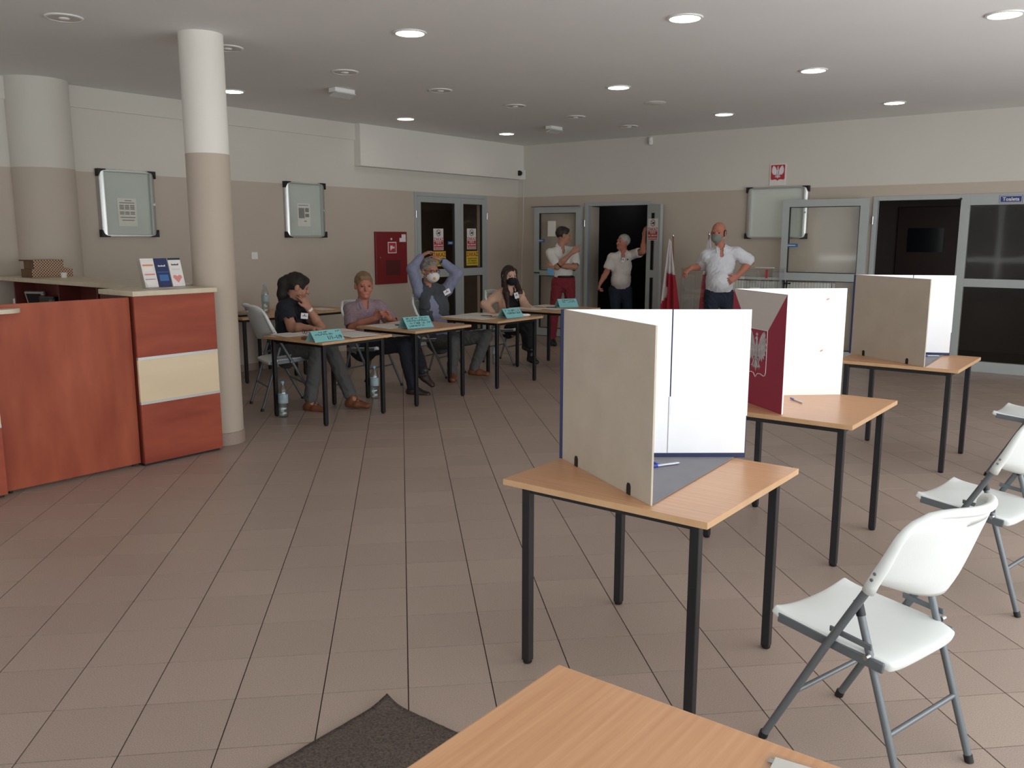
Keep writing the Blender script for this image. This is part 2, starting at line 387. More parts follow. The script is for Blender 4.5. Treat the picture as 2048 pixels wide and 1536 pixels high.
# rooms beyond the doorways
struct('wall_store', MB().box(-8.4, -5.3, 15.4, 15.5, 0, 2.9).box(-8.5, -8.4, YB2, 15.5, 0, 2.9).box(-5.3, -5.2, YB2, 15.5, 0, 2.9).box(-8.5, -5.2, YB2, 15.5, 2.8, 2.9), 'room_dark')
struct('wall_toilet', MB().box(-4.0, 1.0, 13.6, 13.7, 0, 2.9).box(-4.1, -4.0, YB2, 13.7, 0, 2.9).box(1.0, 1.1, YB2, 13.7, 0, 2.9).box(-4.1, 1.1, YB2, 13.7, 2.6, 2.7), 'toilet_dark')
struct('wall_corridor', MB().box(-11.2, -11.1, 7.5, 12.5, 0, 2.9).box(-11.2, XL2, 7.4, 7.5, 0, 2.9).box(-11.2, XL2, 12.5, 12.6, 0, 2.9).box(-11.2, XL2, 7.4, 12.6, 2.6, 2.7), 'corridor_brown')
# unseen fill lights added to brighten the corridor, toilet lobby and store room
for nm, x, y, w in (('corridor_fill', -10.2, 8.4, 18), ('lobby_fill', -.2, 12.8, 5.0), ('store_fill', -8.0, 14.6, 1.2)):
    l = bpy.data.lights.new(nm, 'AREA'); l.shape = 'DISK'; l.size = .9; l.energy = w; l.color = (1, .93, .86); o = bpy.data.objects.new(nm, l); COL.objects.link(o); o.location = (x, y, 2.58)
# columns
c1 = MB().lathe([(.157, 0), (.157, ZC)], (-5.835, 3.834, 0), 48)
c1 = struct('column_1', c1, 'column_paint', smooth=40)
MB().lathe([(.166, 0), (.166, .092), (.158, .098)], (-5.835, 3.834, 0.001), 48).build('plinth', 'floor_tile', c1, smooth=40)
c2 = struct('column_2', MB().lathe([(.285, 0), (.285, ZC)], (-8.755, 3.95, 0), 64), 'wall_paint', smooth=40)
# ------------------------------------------------------------------ aluminium doors
def door_root(n, loc):
    o = tag(bpy.data.objects.new('door_%d' % n, None), kind='structure'); COL.objects.link(o); o.location = loc; return o
def leaf(root, o, u, w, z0, z1, panes, th=.05, pm='dark_pane', name='door_leaf', v=(0, 0, 1)):
    # leaf of width w from o along u, with see-through panes (u0, u1, za, zb); frame is built from stiles and rails
    o = np.array(o, float); u = nrm(u); nn = np.cross(u, (0, 0, 1)); mb = MB(); gk = MB()
    def bar(a, b, za, zb, t, k): k.obox(o + u * (a + b) / 2 + V3(0, 0, (za + zb) / 2), u, nn, (0, 0, 1), (b - a) / 2, t / 2, (zb - za) / 2)
    us = sorted({0, w} | {p[0] for p in panes} | {p[1] for p in panes})
    cols = sorted({(p[0], p[1]) for p in panes}); prev = 0
    for a, b in cols:
        bar(prev, a, z0, z1, th, mb); prev = b
        zz = z0
        for p in sorted([p for p in panes if (p[0], p[1]) == (a, b)], key=lambda p: p[2]):
            bar(a, b, zz, p[2], th, mb); zz = p[3]
        bar(a, b, zz, z1, th, mb)
    bar(prev, w, z0, z1, th, mb)
    lf = mb.build(name, 'door_aluminium', root)
    for a, b, za, zb in panes:
        g = .009
        bar(a, a + g, za, zb, th * .8, gk); bar(b - g, b, za, zb, th * .8, gk); bar(a, b, za, za + g, th * .8, gk); bar(a, b, zb - g, zb, th * .8, gk)
        k = MB(); bar(a + g, b - g, za + g, zb - g, .008, k); k.build('pane', pm, lf)
    gk.build('gasket', 'gasket', lf)
    return lf
def hinge(root, x, y, z): MB().lathe([(.011, 0), (.011, .1)], (x, y, z), 10).build('hinge', 'steel', root, smooth=60)
# double door in the left wall, shut
d2 = door_root(2, (XL, (LD0 + LD1) / 2, 0))
MB().box(XL - .06, XL + .015, LD0, LD0 + .05, 0, LDZ).box(XL - .06, XL + .015, LD1 - .05, LD1, 0, LDZ).box(XL - .06, XL + .015, LD0 + .05, LD1 - .05, LDZ - .05, LDZ).build('door_frame', 'door_aluminium', d2, bevel=.003)
leaf(d2, (XL - .01, LD0 + .052, 0), (0, 1, 0), .948, .01, LDZ - .052, [(.075, .81, .14, 1.0), (.075, .81, 1.115, 2.085)])
leaf(d2, (XL - .01, LD0 + 1.002, 0), (0, 1, 0), .58, .01, LDZ - .052, [(.055, .51, .14, 1.0), (.055, .51, 1.115, 2.085)])
for y in (LD0 + .02, LD1 - .02):
    for z in (.35, 1.86): hinge(d2, XL + .026, y, z)
MB().tube([(XL + .02, 9.94, 1.06), (XL + .06, 9.94, 1.06), (XL + .06, 9.83, 1.06)], .009).build('handle', 'black_plastic', d2, smooth=60)
# doorway with both leaves folded open
d3 = door_root(3, ((BA0 + BA1) / 2, YB, 0))
MB().box(BA0, BA0 + .065, YB - .02, YB + .06, 0, BAZ).box(BA1 - .05, BA1, YB - .02, YB + .06, 0, BAZ).box(BA0 + .065, BA1 - .05, YB - .02, YB + .06, BAZ - .055, BAZ).build('door_frame', 'door_aluminium', d3, bevel=.003)
box('reveal_lining', 'wall_paint', d3, BA0 + .001, BA0 + .05, YB + .061, YB + .33, 0, BAZ - .06); box('reveal_lining', 'wall_paint', d3, BA0 + .05, BA1 - .05, YB + .061, YB + .2, BAZ - .05, BAZ - .001)
lfA = leaf(d3, (BA0 - .02, YB - .065, 0), (-1, -.05, 0), .87, .01, 2.06, [(.095, .775, .13, .98), (.095, .775, 1.06, 1.965)], pm='pane')
MB().box(-8.385, -7.485, YB - .14, YB - .075, 2.062, 2.068).build('edge_cap', 'gasket', lfA)
lfB = leaf(d3, (BA1 - .02, YB - .05, 0), (.94, -.34, 0), .285, .01, 2.06, [(.085, .165, .13, 1.0), (.085, .165, 1.11, 1.94)], pm='dark_pane')
hinge(d3, BA0 + .01, YB - .035, 1.75)
MB().tube([(-8.30, YB - .12, 1.02), (-8.30, YB - .16, 1.02), (-8.20, YB - .16, 1.02)], .009).build('handle', 'black_plastic', d3, smooth=60)
# glazed screen to the toilets with one leaf swung open against the wall
d4 = door_root(4, ((BB0 + BB1) / 2, YB, 0))
mb = MB().box(BB0, BB0 + .055, YB - .02, YB + .06, 0, BBZ).box(-2.15, -2.05, YB - .02, YB + .06, 0, BBZ).box(-1.2, -1.1, YB - .02, YB + .06, 0, BBZ).box(BB1 - .06, BB1, YB - .02, YB + .06, 0, BBZ)
mb.box(BB0 + .055, -2.15, YB - .02, YB + .06, BBZ - .055, BBZ).box(-2.05, -1.2, YB - .02, YB + .06, 1.965, BBZ).box(-1.1, BB1 - .06, YB - .02, YB + .06, 1.965, BBZ)
for a, b in ((-2.05, -1.2), (-1.1, BB1 - .06)): mb.box(a, b, YB - .02, YB + .06, 1.01, 1.107).box(a, b, YB - .02, YB + .06, 0, .125)
mb.build('door_frame', 'door_aluminium', d4, bevel=.003)
for a, b in ((-2.05, -1.2), (-1.1, BB1 - .06)):
    for za, zb in ((.125, 1.01), (1.107, 1.965)): box('pane', 'dark_pane', d4, a, b, YB + .015, YB + .023, za, zb)
lfC = leaf(d4, (BB0 - .015, YB - .1, 0), (-1, -.07, 0), 1.07, .01, 2.07, [(.105, .985, .13, 1.03), (.105, .985, 1.13, 1.98)], pm='pane')
hinge(d4, BB0 + .012, YB - .035, 1.75); hinge(d4, BB0 + .012, YB - .035, .3)
MB().box(-2.16, -2.14, YB - .05, YB - .02, 2.03, 2.05).build('door_stop', 'gasket', d4)
MB().tube([(-4.165, YB - .2, .99), (-4.165, YB - .24, .99), (-4.06, YB - .24, .99)], .009).box(-4.185, -4.15, YB - .205, YB - .196, .86, 1.03).build('handle', 'black_plastic', d4, smooth=50)
# closed inner door inside the toilet lobby
ind = thing('inner_door', 'dark brown door with a black panel in the dim toilet lobby', 'door', (-2.9, 13.58, 0))
box('door_panel', 'dark_door', ind, -3.35, -2.45, 13.55, 13.59, .01, 2.02, bevel=.004)
box('sign_plate', 'screen_dark', ind, -3.2, -2.72, 13.535, 13.549, 1.38, 1.72)
MB().tube([(-2.55, 13.55, 1.05), (-2.55, 13.5, 1.05), (-2.66, 13.5, 1.05)], .01).build('handle', 'steel', ind, smooth=60)

# ------------------------------------------------------------------ signs on the doors
def sign_plate(o, u, w, h, m, parent, name='plate', t=.002):
    return MB().slab(o, u, (0, 0, 1), [(-w / 2, -h / 2), (w / 2, -h / 2), (w / 2, h / 2), (-w / 2, h / 2)], t).build(name, m, parent)
def ring(o, u, r0, r1, m, parent, name, n=28, t=.0008):
    o = np.array(o, float); u = nrm(u); w = np.cross(u, (0, 0, 1)); mb = MB()
    for k in range(n):
        a, b = 2 * math.pi * k / n, 2 * math.pi * (k + 1) / n
        q = [o + w * t + u * r * math.cos(c) + V3(0, 0, r * math.sin(c)) for r, c in ((r0, a), (r1, a), (r1, b), (r0, b))]; mb.add(q, [(0, 1, 2, 3)])
    return mb.build(name, m, parent)
def red_sign(c, u, label, w=.215, h=.315):
    u = nrm(u); n = np.cross(u, (0, 0, 1)); c = np.array(c, float)
    t = thing('warning_sign', label, 'sign', tuple(c), 'red and white ZAKAZ signs')
    sign_plate(c, u, w, h, 'sign_white', t); f = c + n * .0025
    MB().slab(f, u, (0, 0, 1), [(-w * .47, -h * .47), (w * .47, -h * .47), (w * .47, -h * .09), (-w * .47, -h * .09)], .0006).build('red_field', 'sign_red', t)
    g = f + n * .0008
    pc = f + V3(0, 0, h * .30); ring(pc, u, .041, .049, 'sign_dark', t, 'pictogram_ring')
    MB().slab(pc + n * .0004, u, (0, 0, 1), [(-.036, -.006), (-.012, -.004), (0, .006), (.014, .016), (.026, .016), (.032, .002), (.028, -.012), (.004, -.016), (-.032, -.016)], .0006).build('pictogram', 'sign_dark', t)
    q = R(45); MB().slab(pc + n * .001, u * math.cos(q) - V3(0, 0, math.sin(q)), u * math.sin(q) + V3(0, 0, math.cos(q)), [(-.045, -.004), (.045, -.004), (.045, .004), (-.045, .004)], .0006).build('pictogram_bar', 'sign_dark', t)
    text('lettering', 'ZAKAZ', 'sign_red', t, f + V3(0, 0, -.001), u, (0, 0, 1), .064, bold=.0012)
    for k, s in enumerate(('WEJŚCIA', 'BEZ UBRANIA', 'OCHRONNEGO')): text('lettering', s, 'sign_white', t, g + V3(0, 0, -h * (.155 + .125 * k)), u, (0, 0, 1), .033, bold=.0006, sx=.9)
def yellow_sign(c, u, label, w=.28, h=.22):
    u = nrm(u); n = np.cross(u, (0, 0, 1)); c = np.array(c, float)
    t = thing('warning_sign', label, 'sign', tuple(c), 'yellow ZAKAZ signs')
    sign_plate(c, u, w, h, 'sign_yellow', t); f = c + n * .0025
    text('lettering', 'ZAKAZ', 'sign_red', t, f + V3(0, 0, h * .27), u, (0, 0, 1), .085, bold=.002)
    for k, s in enumerate(('PRZEBYWANIA', 'BEZ UBRANIA', 'OCHRONNEGO')): text('lettering', s, 'sign_dark', t, f + V3(0, 0, -h * (.02 + .16 * k)), u, (0, 0, 1), .033, bold=.0006)
UL = (0, 1, 0)      # left wall seen from the room: +y runs to the right
xs = XL + .002
red_sign((xs, 9.545, 1.553), UL, 'red and white ZAKAZ sign on the wide pane of the left wall door')
red_sign((xs, 10.30, 1.56), UL, 'red and white ZAKAZ sign on the narrow pane of the left wall door')
yellow_sign((xs, 9.56, 1.268), UL, 'yellow ZAKAZ sign half hidden behind the raised arms of the seated man')
yellow_sign((xs, 10.315, 1.262), UL, 'yellow ZAKAZ sign in full view on the narrow door pane')
nb = nrm((.94, -.34, 0)); fr = V3(BA1 - .02, YB - .05, 0) + nb * .135 + np.cross(nb, (0, 0, 1)) * .027
red_sign((fr[0], fr[1], 1.70), nb, 'red and white ZAKAZ sign on the narrow leaf beside the dark doorway', w=.215, h=.315)
def blue_label(c, u, w, h, label):
    t = thing('door_label', label, 'label', c); sign_plate(c, u, w, h, 'label_blue', t)
    n = np.cross(nrm(u), (0, 0, 1)); MB().slab(np.array(c) + n * .0025, u, (0, 0, 1), [(-w * .3, -h * .1), (w * .3, -h * .1), (w * .3, h * .12), (-w * .3, h * .12)], .0004).build('lettering_line', 'sign_white', t)
blue_label((xs + .0, 9.81, 1.50), UL, .115, .045, 'dark blue sticker on the wide pane of the left wall door')
blue_label((-4.09, YB - .185, 1.485), (1, .07, 0), .16, .045, 'blue sticker on the glass of the door leaf by the whiteboard')
blue_label((-8.20, YB - .125, 1.53), (1, .05, 0), .14, .05, 'blue sticker on the open glass leaf behind the man in red trousers')
t = thing('notice_sheet', 'white paper sheet taped to the glass behind the dark haired standing man', 'paper', (-7.98, YB - .13, 1.72)); sign_plate((-7.98, YB - .134, 1.72), (1, .05, 0), .15, .24, 'paper', t, 'sheet')
# Toaleta plate
tp = thing('toilet_sign', 'dark blue enamel plate lettered Toaleta above the glazed screen', 'sign', (-1.632, YB - .022, 2.025))
sign_plate((-1.632, YB - .022, 2.025), (1, 0, 0), .235, .085, 'sign_blue', tp)
mb = MB()
for a, b, c, d in ((-.112, .112, .033, .038), (-.112, .112, -.038, -.033), (-.112, -.107, -.033, .033), (.107, .112, -.033, .033)): mb.box(-1.632 + a, -1.632 + b, YB - .0252, YB - .0242, 2.025 + c, 2.025 + d)
mb.build('border_line', 'sign_white', tp)
text('lettering', 'Toaleta', 'sign_white', tp, (-1.632, YB - .0252, 2.024), (1, 0, 0), (0, 0, 1), .056, bold=.0012, sx=1.0)

# ------------------------------------------------------------------ locked notice boards
def notice_board(o, u, w, h, label, back='board_green', d=.055):
    u = nrm(u); n = np.cross(u, (0, 0, 1)); o = np.array(o, float); zz = V3(0, 0, 1)
    t = thing('notice_board', label, 'notice board', tuple(o), 'locked glass notice boards')
    MB().obox(o + n * .006, u, n, zz, w / 2 - .01, .006, h / 2 - .01).build('back_panel', back, t)
    for s, nm in ((-1, 'side_profile'), (1, 'side_profile')):
        mb = MB(); pts = [(0, 0), (.0, .018), (.012, .042), (.035, d), (.058, d), (.06, 0)]
        c = o + u * s * (w / 2) - zz * (h / 2 - .012)
        vs = [c - u * s * a + n * b + zz * q for q in (0, h - .024) for a, b in pts]; k = len(pts)
        mb.add(vs, [tuple(range(k)), tuple(range(2 * k - 1, k - 1, -1))] + [(i, (i + 1) % k, k + (i + 1) % k, k + i) for i in range(k)])
        mb.build(nm, 'aluminium', t, smooth=50)
    for s in (-1, 1): MB().obox(o + n * d * .45 + zz * s * (h / 2 - .012), u, n, zz, w / 2 - .06, d * .45, .012).build('rail', 'aluminium', t, bevel=.004)
    MB().obox(o + n * d * .8, u, n, zz, w / 2 - .06, .002, h / 2 - .024).build('pane', 'board_pane', t)
    for s in (-1, 1):
        for q in (-1, 1):
            poly = [(0, 0), (.085, 0), (.085, .010), (.055, .016), (.03, .030), (.012, .06), (0, .075)]
            poly = [(p[0] * -s, p[1] * -q) for p in poly]
            if s * q < 0: poly = poly[::-1]
            MB().slab(o + u * s * (w / 2 + .003) + zz * q * (h / 2 + .003) + n * .002, u, zz, poly, d + .004).build('corner_cap', 'black_plastic', t)
    MB().obox(o + u * (w / 2 - .03) + n * (d + .004), u, n, zz, .008, .004, .012).build('lock', 'steel', t)
    return t
def notice(o, u, w, h, label, rows, group=None):
    u = nrm(u); n = np.cross(u, (0, 0, 1)); o = np.array(o, float)
    t = thing('notice_sheet', label, 'paper', tuple(o), group); MB().obox(o, u, n, (0, 0, 1), w / 2, .0007, h / 2).build('sheet', 'paper', t)
    mb = MB()
    for (a, b, c, d) in rows: mb.obox(o + n * .001 + u * ((a + b) / 2 - .5) * w + V3(0, 0, ((c + d) / 2 - .5) * h), u, n, (0, 0, 1), (b - a) / 2 * w, .0003, (d - c) / 2 * h)
    mb.build('print', 'print_grey', t)
notice_board((XL + .001, 4.77, 1.926), UL, .615, .675, 'glass fronted notice board on the left wall nearest the white column')
notice((XL + .016, 4.765, 1.84), UL, .205, .285, 'printed sheet inside the notice board nearest the column', [(.1, .9, .82, .85), (.4, .75, .9, .93)] + [(.1 + .28 * i, .33 + .28 * i, a, a + .04) for i in range(3) for a in (.6, .66, .72, .42, .48)] + [(.2, .85, .2, .23), (.12, .9, .3, .33)])
notice_board((XL + .001, 7.075, 1.918), UL, .62, .672, 'smaller looking glass notice board above the red hose cabinet side of the wall')
notice((XL + .016, 7.06, 1.86), UL, .2, .28, 'printed sheet inside the notice board left of the fire hose cabinet', [(.1, .85, .9, .93), (.1, .55, .35, .8), (.6, .9, .62, .8), (.6, .9, .4, .55), (.5, .7, .2, .24)])
notice_board((-4.377, YB - .001, 1.912), (1, 0, 0), .845, .682, 'blank white glass notice board under the coat of arms on the back wall', 'board_white')

# ------------------------------------------------------------------ eagle emblem
def eagle(o, u, v, s, m, parent, t=.0008, sy=1.0):
    wing = [(.05, .60), (.10, .70), (.15, .82), (.24, .93), (.33, .98), (.39, .91), (.37, .85), (.44, .82), (.405, .75), (.465, .70), (.415, .64), (.46, .57), (.40, .53), (.43, .45), (.36, .45), (.37, .36), (.295, .39), (.28, .30), (.215, .37), (.17, .30), (.12, .39), (.04, .42)]
    body = [(-.075, .6), (-.05, .68), (-.035, .76), (.035, .76), (.05, .68), (.075, .6), (.085, .48), (.06, .36), (0, .28), (-.06, .36), (-.085, .48)]
    head = [(-.035, .74), (-.045, .79), (-.1, .775), (-.06, .82), (-.03, .85), (.02, .85), (.045, .81), (.04, .74)]
    crown = [(-.04, .865), (-.055, .93), (-.02, .90), (0, .95), (.02, .90), (.05, .93), (.04, .865)]
    tail = [(-.03, .34), (-.10, .17), (-.07, .13), (-.03, .16), (0, .05), (.03, .16), (.07, .13), (.10, .17), (.03, .34)]
    leg = [(.055, .36), (.12, .22), (.10, .15), (.14, .18), (.16, .12), (.17, .18), (.23, .17), (.16, .235), (.10, .37)]
    mb = MB()
    for q in (wing, [(-x, y) for x, y in wing][::-1], body, head, crown, tail, leg, [(-x, y) for x, y in leg][::-1]):
        sg = sum(q[i][0] * q[(i + 1) % len(q)][1] - q[(i + 1) % len(q)][0] * q[i][1] for i in range(len(q)))
        if sg < 0: q = q[::-1]
        mb.slab(o, u, v, [(x * s, (y - .5) * s * sy) for x, y in q], t)
    return mb.build('eagle', m, parent)
def shield(w, h): return [(-w, h * .5), (-w, -h * .38), (-w * .93, -h * .45), (-w * .8, -h * .47), (-w * .45, -h * .44), (-w * .2, -h * .45), (0, -h * .53), (w * .2, -h * .45), (w * .45, -h * .44), (w * .8, -h * .47), (w * .93, -h * .45), (w, -h * .38), (w, h * .5)]
em = thing('coat_of_arms', 'small framed coat of arms, white eagle on a red shield', 'emblem', (-4.393, YB, 2.415))
box('backing', 'sign_white', em, -4.503, -4.283, YB - .012, YB - .001, 2.272, 2.557, bevel=.002)
MB().slab((-4.393, YB - .0125, 2.44), (1, 0, 0), (0, 0, 1), shield(.094, .2)[::1], .002).build('shield', 'sign_red', em)
eagle((-4.393, YB - .0150, 2.442), (1, 0, 0), (0, 0, 1), .185, 'flag_white', em, .001)
# ------------------------------------------------------------------ ceiling lights
def ring_prof(r0, r1, z, t): return [(r0, z), (r1, z), (r1 - .006, z - t), (r0 + .004, z - t)]
def downlight(x, y, on, label):
    t = thing('downlight', label, 'ceiling light', (x, y, ZC), 'glowing round downlights' if on else 'unlit round downlights')
    mb = MB(); seg = 36
    for k in range(seg):
        a, b = 2 * math.pi * k / seg, 2 * math.pi * (k + 1) / seg; pr = [(.100, -.001), (.122, -.001), (.117, -.009), (.103, -.011)]
        vs = [(x + r * math.cos(c), y + r * math.sin(c), ZC + z) for c in (a, b) for r, z in pr]
        mb.add(vs, [(i, (i + 1) % 4, 4 + (i + 1) % 4, 4 + i) for i in range(4)])
    mb.build('trim_ring', 'white_plastic', t, smooth=40)
    if on: MB().lathe([(.001, -.007), (.1, -.007), (.1, -.002), (.001, -.002)], (x, y, ZC), 36).build('diffuser', 'lamp_glow', t)
    else:
        MB().lathe([(.102, -.009), (.06, -.005), (.001, -.005)][::-1], (x, y, ZC), 36).build('reflector', 'lamp_reflector', t, smooth=60)
        MB().lathe([(.001, -.016), (.03, -.015), (.036, -.008), (.036, -.002), (.001, -.002)], (x, y, ZC), 20).build('bulb', 'lamp_bulb', t, smooth=60)
ON = [(-4.583, 4.723, 'glowing downlight above the left end of the nearest glowing row, over open floor'), (-2.814, 5.537, 'large glowing downlight near the top edge, right of centre'), (-1.098, 6.737, 'glowing downlight at the top right corner of the ceiling'),
      (-2.752, 7.904, 'glowing downlight above the flag printed voting booth'), (-4.566, 7.617, 'glowing downlight in the middle of the ceiling'), (-2.676, 10.302, 'glowing downlight closest to the toilet screen'),
      (-4.532, 10.013, 'glowing downlight above the bald man'), (-7.852, 7.985, 'glowing downlight before the boxed soffit near its left end'), (-7.823, 9.99, 'glowing downlight before the boxed soffit near the corner'), (-7.792, 5.45, 'glowing downlight half behind the white column')]
OFF = [(-6.116, 2.989, 'unlit downlight in the top left corner of the ceiling'), (-6.065, 4.217, 'unlit downlight just right of the column head'), (-6.091, 5.44, 'unlit downlight next to the nearer emergency lamp'), (-6.077, 6.684, 'unlit downlight, fourth of the unlit row from the left'),
       (-6.111, 7.958, 'unlit downlight, fifth of the unlit row from the left'), (-6.067, 9.117, 'unlit downlight, sixth of the unlit row from the left'), (-6.008, 10.312, 'farthest unlit downlight close to the back wall')]
for x, y, l in ON: downlight(x, y, True, l)
for x, y, l in OFF: downlight(x, y, False, l)
sp = thing('ceiling_speaker', 'flat white round ceiling disc between the glowing downlights, unlit', 'ceiling disc', (-4.758, 8.715, ZC))
MB().lathe([(.001, -.014), (.09, -.014), (.12, -.004), (.12, -.001), (.001, -.001)], (-4.758, 8.715, ZC), 32).build('disc', 'white_plastic', sp, smooth=50)
for x, y, l in ((-6.81, 6.035, 'emergency lamp box with hanging clear plate, nearer one'), (-6.831, 9.753, 'emergency lamp box with hanging clear plate, farther one by the corner')):
    t = thing('emergency_lamp', l, 'emergency light', (x, y, ZC), 'emergency lamps')
    box('housing', 'white_plastic', t, x - .05, x + .05, y - .13, y + .13, ZC - .045, ZC - .001, bevel=.006)
    MB().obox((x + .012, y, ZC - .062), (1, 0, .35), (0, 1, 0), (-.35, 0, 1), .05, .13, .006).build('light_plate', 'lamp_plate', t)
# sensor, camera, cable
t = thing('motion_sensor', 'small white motion sensor high on the back wall', 'sensor', (-6.304, YB, 2.965))
MB().lathe([(.02, -.055), (.034, -.04), (.036, .04), (.024, .055)], (-6.304, YB - .036, 2.965), 16).build('body', 'white_plastic', t, smooth=50)
MB().lathe([(.02, -.02), (.024, 0), (.018, .018)], (-6.304, YB - .06, 2.95), 14).build('lens', 'lamp_plate', t, smooth=50)
t = thing('security_camera', 'white security camera with black round lens in the corner under the soffit', 'camera', (-8.64, YB, 2.6))
MB().box(-8.70, -8.60, YB - .03, YB - .001, 2.51, 2.66).build('bracket', 'white_plastic', t, bevel=.006)
MB().tube([(-8.65, YB - .03, 2.6), (-8.62, YB - .13, 2.605)], .03, 16).build('body', 'white_plastic', t, smooth=50)
MB().tube([(-8.62, YB - .128, 2.605), (-8.615, YB - .16, 2.605)], .042, 20).build('lens_hood', 'black_plastic', t, smooth=50)
tag(MB().tube([(-8.64, YB - .006, 2.51), (-8.645, YB - .006, 1.7), (-8.67, YB - .006, 1.2), (-8.68, YB - .006, .09)], .005, 6).build('cable', 'soffit_paint', loc=(-8.65, YB, 0)), 'thin pale cable running down the wall from the corner camera', 'cable')
t = thing('wall_switch', 'small white square switch plate left of the fire hose cabinet', 'switch', (XL, 6.31, 1.367))
box('plate', 'white_plastic', t, XL + .0005, XL + .012, 6.268, 6.352, 1.325, 1.41, bevel=.003); box('rocker', 'white_plastic', t, XL + .012, XL + .018, 6.283, 6.337, 1.34, 1.395, bevel=.002)
# fire hose cabinet
t = thing('fire_hose_cabinet', 'dark red fire hose cabinet with hose symbol on the left wall', 'fire cabinet', (XL, 8.55, .94))
box('door', 'fire_red', t, XL + .0005, XL + .035, 8.25, 8.852, .942, 1.66, bevel=.006)
box('viewing_window', 'fire_red_dark', t, XL + .035, XL + .038, 8.43, 8.71, 1.06, 1.27, bevel=.002)
sg = box('symbol_plate', 'sign_white', t, XL + .0352, XL + .0372, 8.475, 8.64, 1.365, 1.52)
box('symbol_field', 'sign_red', sg, XL + .0372, XL + .0378, 8.487, 8.628, 1.377, 1.508)
MB().slab((XL + .0379, 8.56, 1.44), UL, (0, 0, 1), [(-.04, .03), (-.04, -.035), (-.022, -.035), (-.022, -.015), (.005, -.015), (.005, -.002), (.04, -.012), (.04, .02), (.005, .008), (.005, .03)], .0006).build('hose_symbol', 'sign_white', sg)
MB().tube([(XL + .034, 8.54, 1.56), (XL + .045, 8.54, 1.56)], .014, 14).build('key_knob', 'white_plastic', t, smooth=60)
MB().tube([(XL + .034, 8.325, 1.31), (XL + .04, 8.325, 1.31)], .009, 12).build('lock', 'steel', t, smooth=60)
MB().slab((XL + .0353, 8.765, 1.57), UL, (0, 0, 1), [(-.062, -.05), (.062, -.05), (.062, .055), (-.02, .055), (-.02, .005), (-.062, .005)], .0012).build('label', 'sign_white', t)
# radiator below the notice board
t = thing('radiator', 'pale ribbed panel radiator under the blank notice board', 'radiator', (-4.3, YB, .3))
box('top_grille', 'radiator_white', t, -5.0, -3.55, YB - .13, YB - .03, 1.02, 1.055, bevel=.004)
mb = MB()
for k in range(36): mb.box(-4.98 + k * .04, -4.955 + k * .04, YB - .13, YB - .105, .34, 1.005)
mb.box(-5.0, -3.55, YB - .115, YB - .10, .32, 1.0); mb.build('ribbed_panel', 'radiator_white', t)
box('side_panel', 'radiator_white', t, -5.0, -4.985, YB - .13, YB - .03, .32, 1.0); box('side_panel', 'radiator_white', t, -3.565, -3.55, YB - .13, YB - .03, .32, 1.0)
for x in (-4.8, -3.8): box('wall_bracket', 'radiator_white', t, x - .02, x + .02, YB - .1, YB - .002, .5, .9)
MB().tube([(-4.9, YB - .07, .33), (-4.9, YB - .07, .0)], .01, 8).build('pipe', 'radiator_white', t, smooth=60)
# ------------------------------------------------------------------ flags
def flag(x, y, top, lean, label, sgn=1):
    t = thing('flag', label, 'flag', (x, y, 0), 'national flags on poles')
    p0 = V3(x + lean, y, .03); p1 = V3(x, y, top)
    MB().tube([p0, p1], .011, 10).build('pole', 'wood_pole', t, smooth=60)
    MB().lathe([(.001, .05), (.012, .03), (.016, .0), (.01, -.01)][::-1], tuple(p1), 12).build('finial', 'steel', t, smooth=60)
    MB().lathe([(.16, 0), (.16, .02), (.03, .04), (.02, .12)], (x + lean, y, 0), 24).build('foot', 'black_metal', t, smooth=40)
    # cloth hanging in folds from the pole: white band above, red below
    n, mrows = 26, 30
    def row(v):
        z = top - .03 - v * (top - .42); wd = .03 + .27 * v ** .9; out = []
        cx = x + lean * (1 - (z - .03) / (top - .03))
        for i in range(n + 1):
            s = i / n; a = (s - .5) * 1.0
            px = cx + (-.55 + (s - .0)) * wd * sgn * 1.0 - .02 * sgn; py = y - .02 - .05 * math.sin(s * 15 + 2 * v) * v ** .5 - .02
            out.append((px, py, z - .05 * s * (1 - v)))
        return out
    rows = [row(v / mrows) for v in range(mrows + 1)]
    def part(fn, nm, m):
        mb = MB(); mb.v = [p for r_ in rows for p in r_]
        mb.f = [(j * (n + 1) + i, j * (n + 1) + i + 1, (j + 1) * (n + 1) + i + 1, (j + 1) * (n + 1) + i) for j in range(mrows) for i in range(n) if fn(i / n, j / mrows)]
        o = mb.build(nm, m, t, smooth=180); s = o.modifiers.new('s', 'SOLIDIFY'); s.thickness = .003
    wh = lambda s, v: (v < .38) or (s < .26 and v < .62 + .5 * (.26 - s) and v > .38 and s < .34 - .0 * v and (v > .55 or s < .12))
    part(wh, 'white_band', 'flag_white'); part(lambda s, v: not wh(s, v), 'red_band', 'flag_red')
flag(-5.66, 11.0, 1.60, .06, 'white and red flag on a pole beside the narrow door leaf')
flag(-5.13, 11.02, 1.62, -.02, 'white and red flag on a pole mostly hidden behind the bald man', -1)
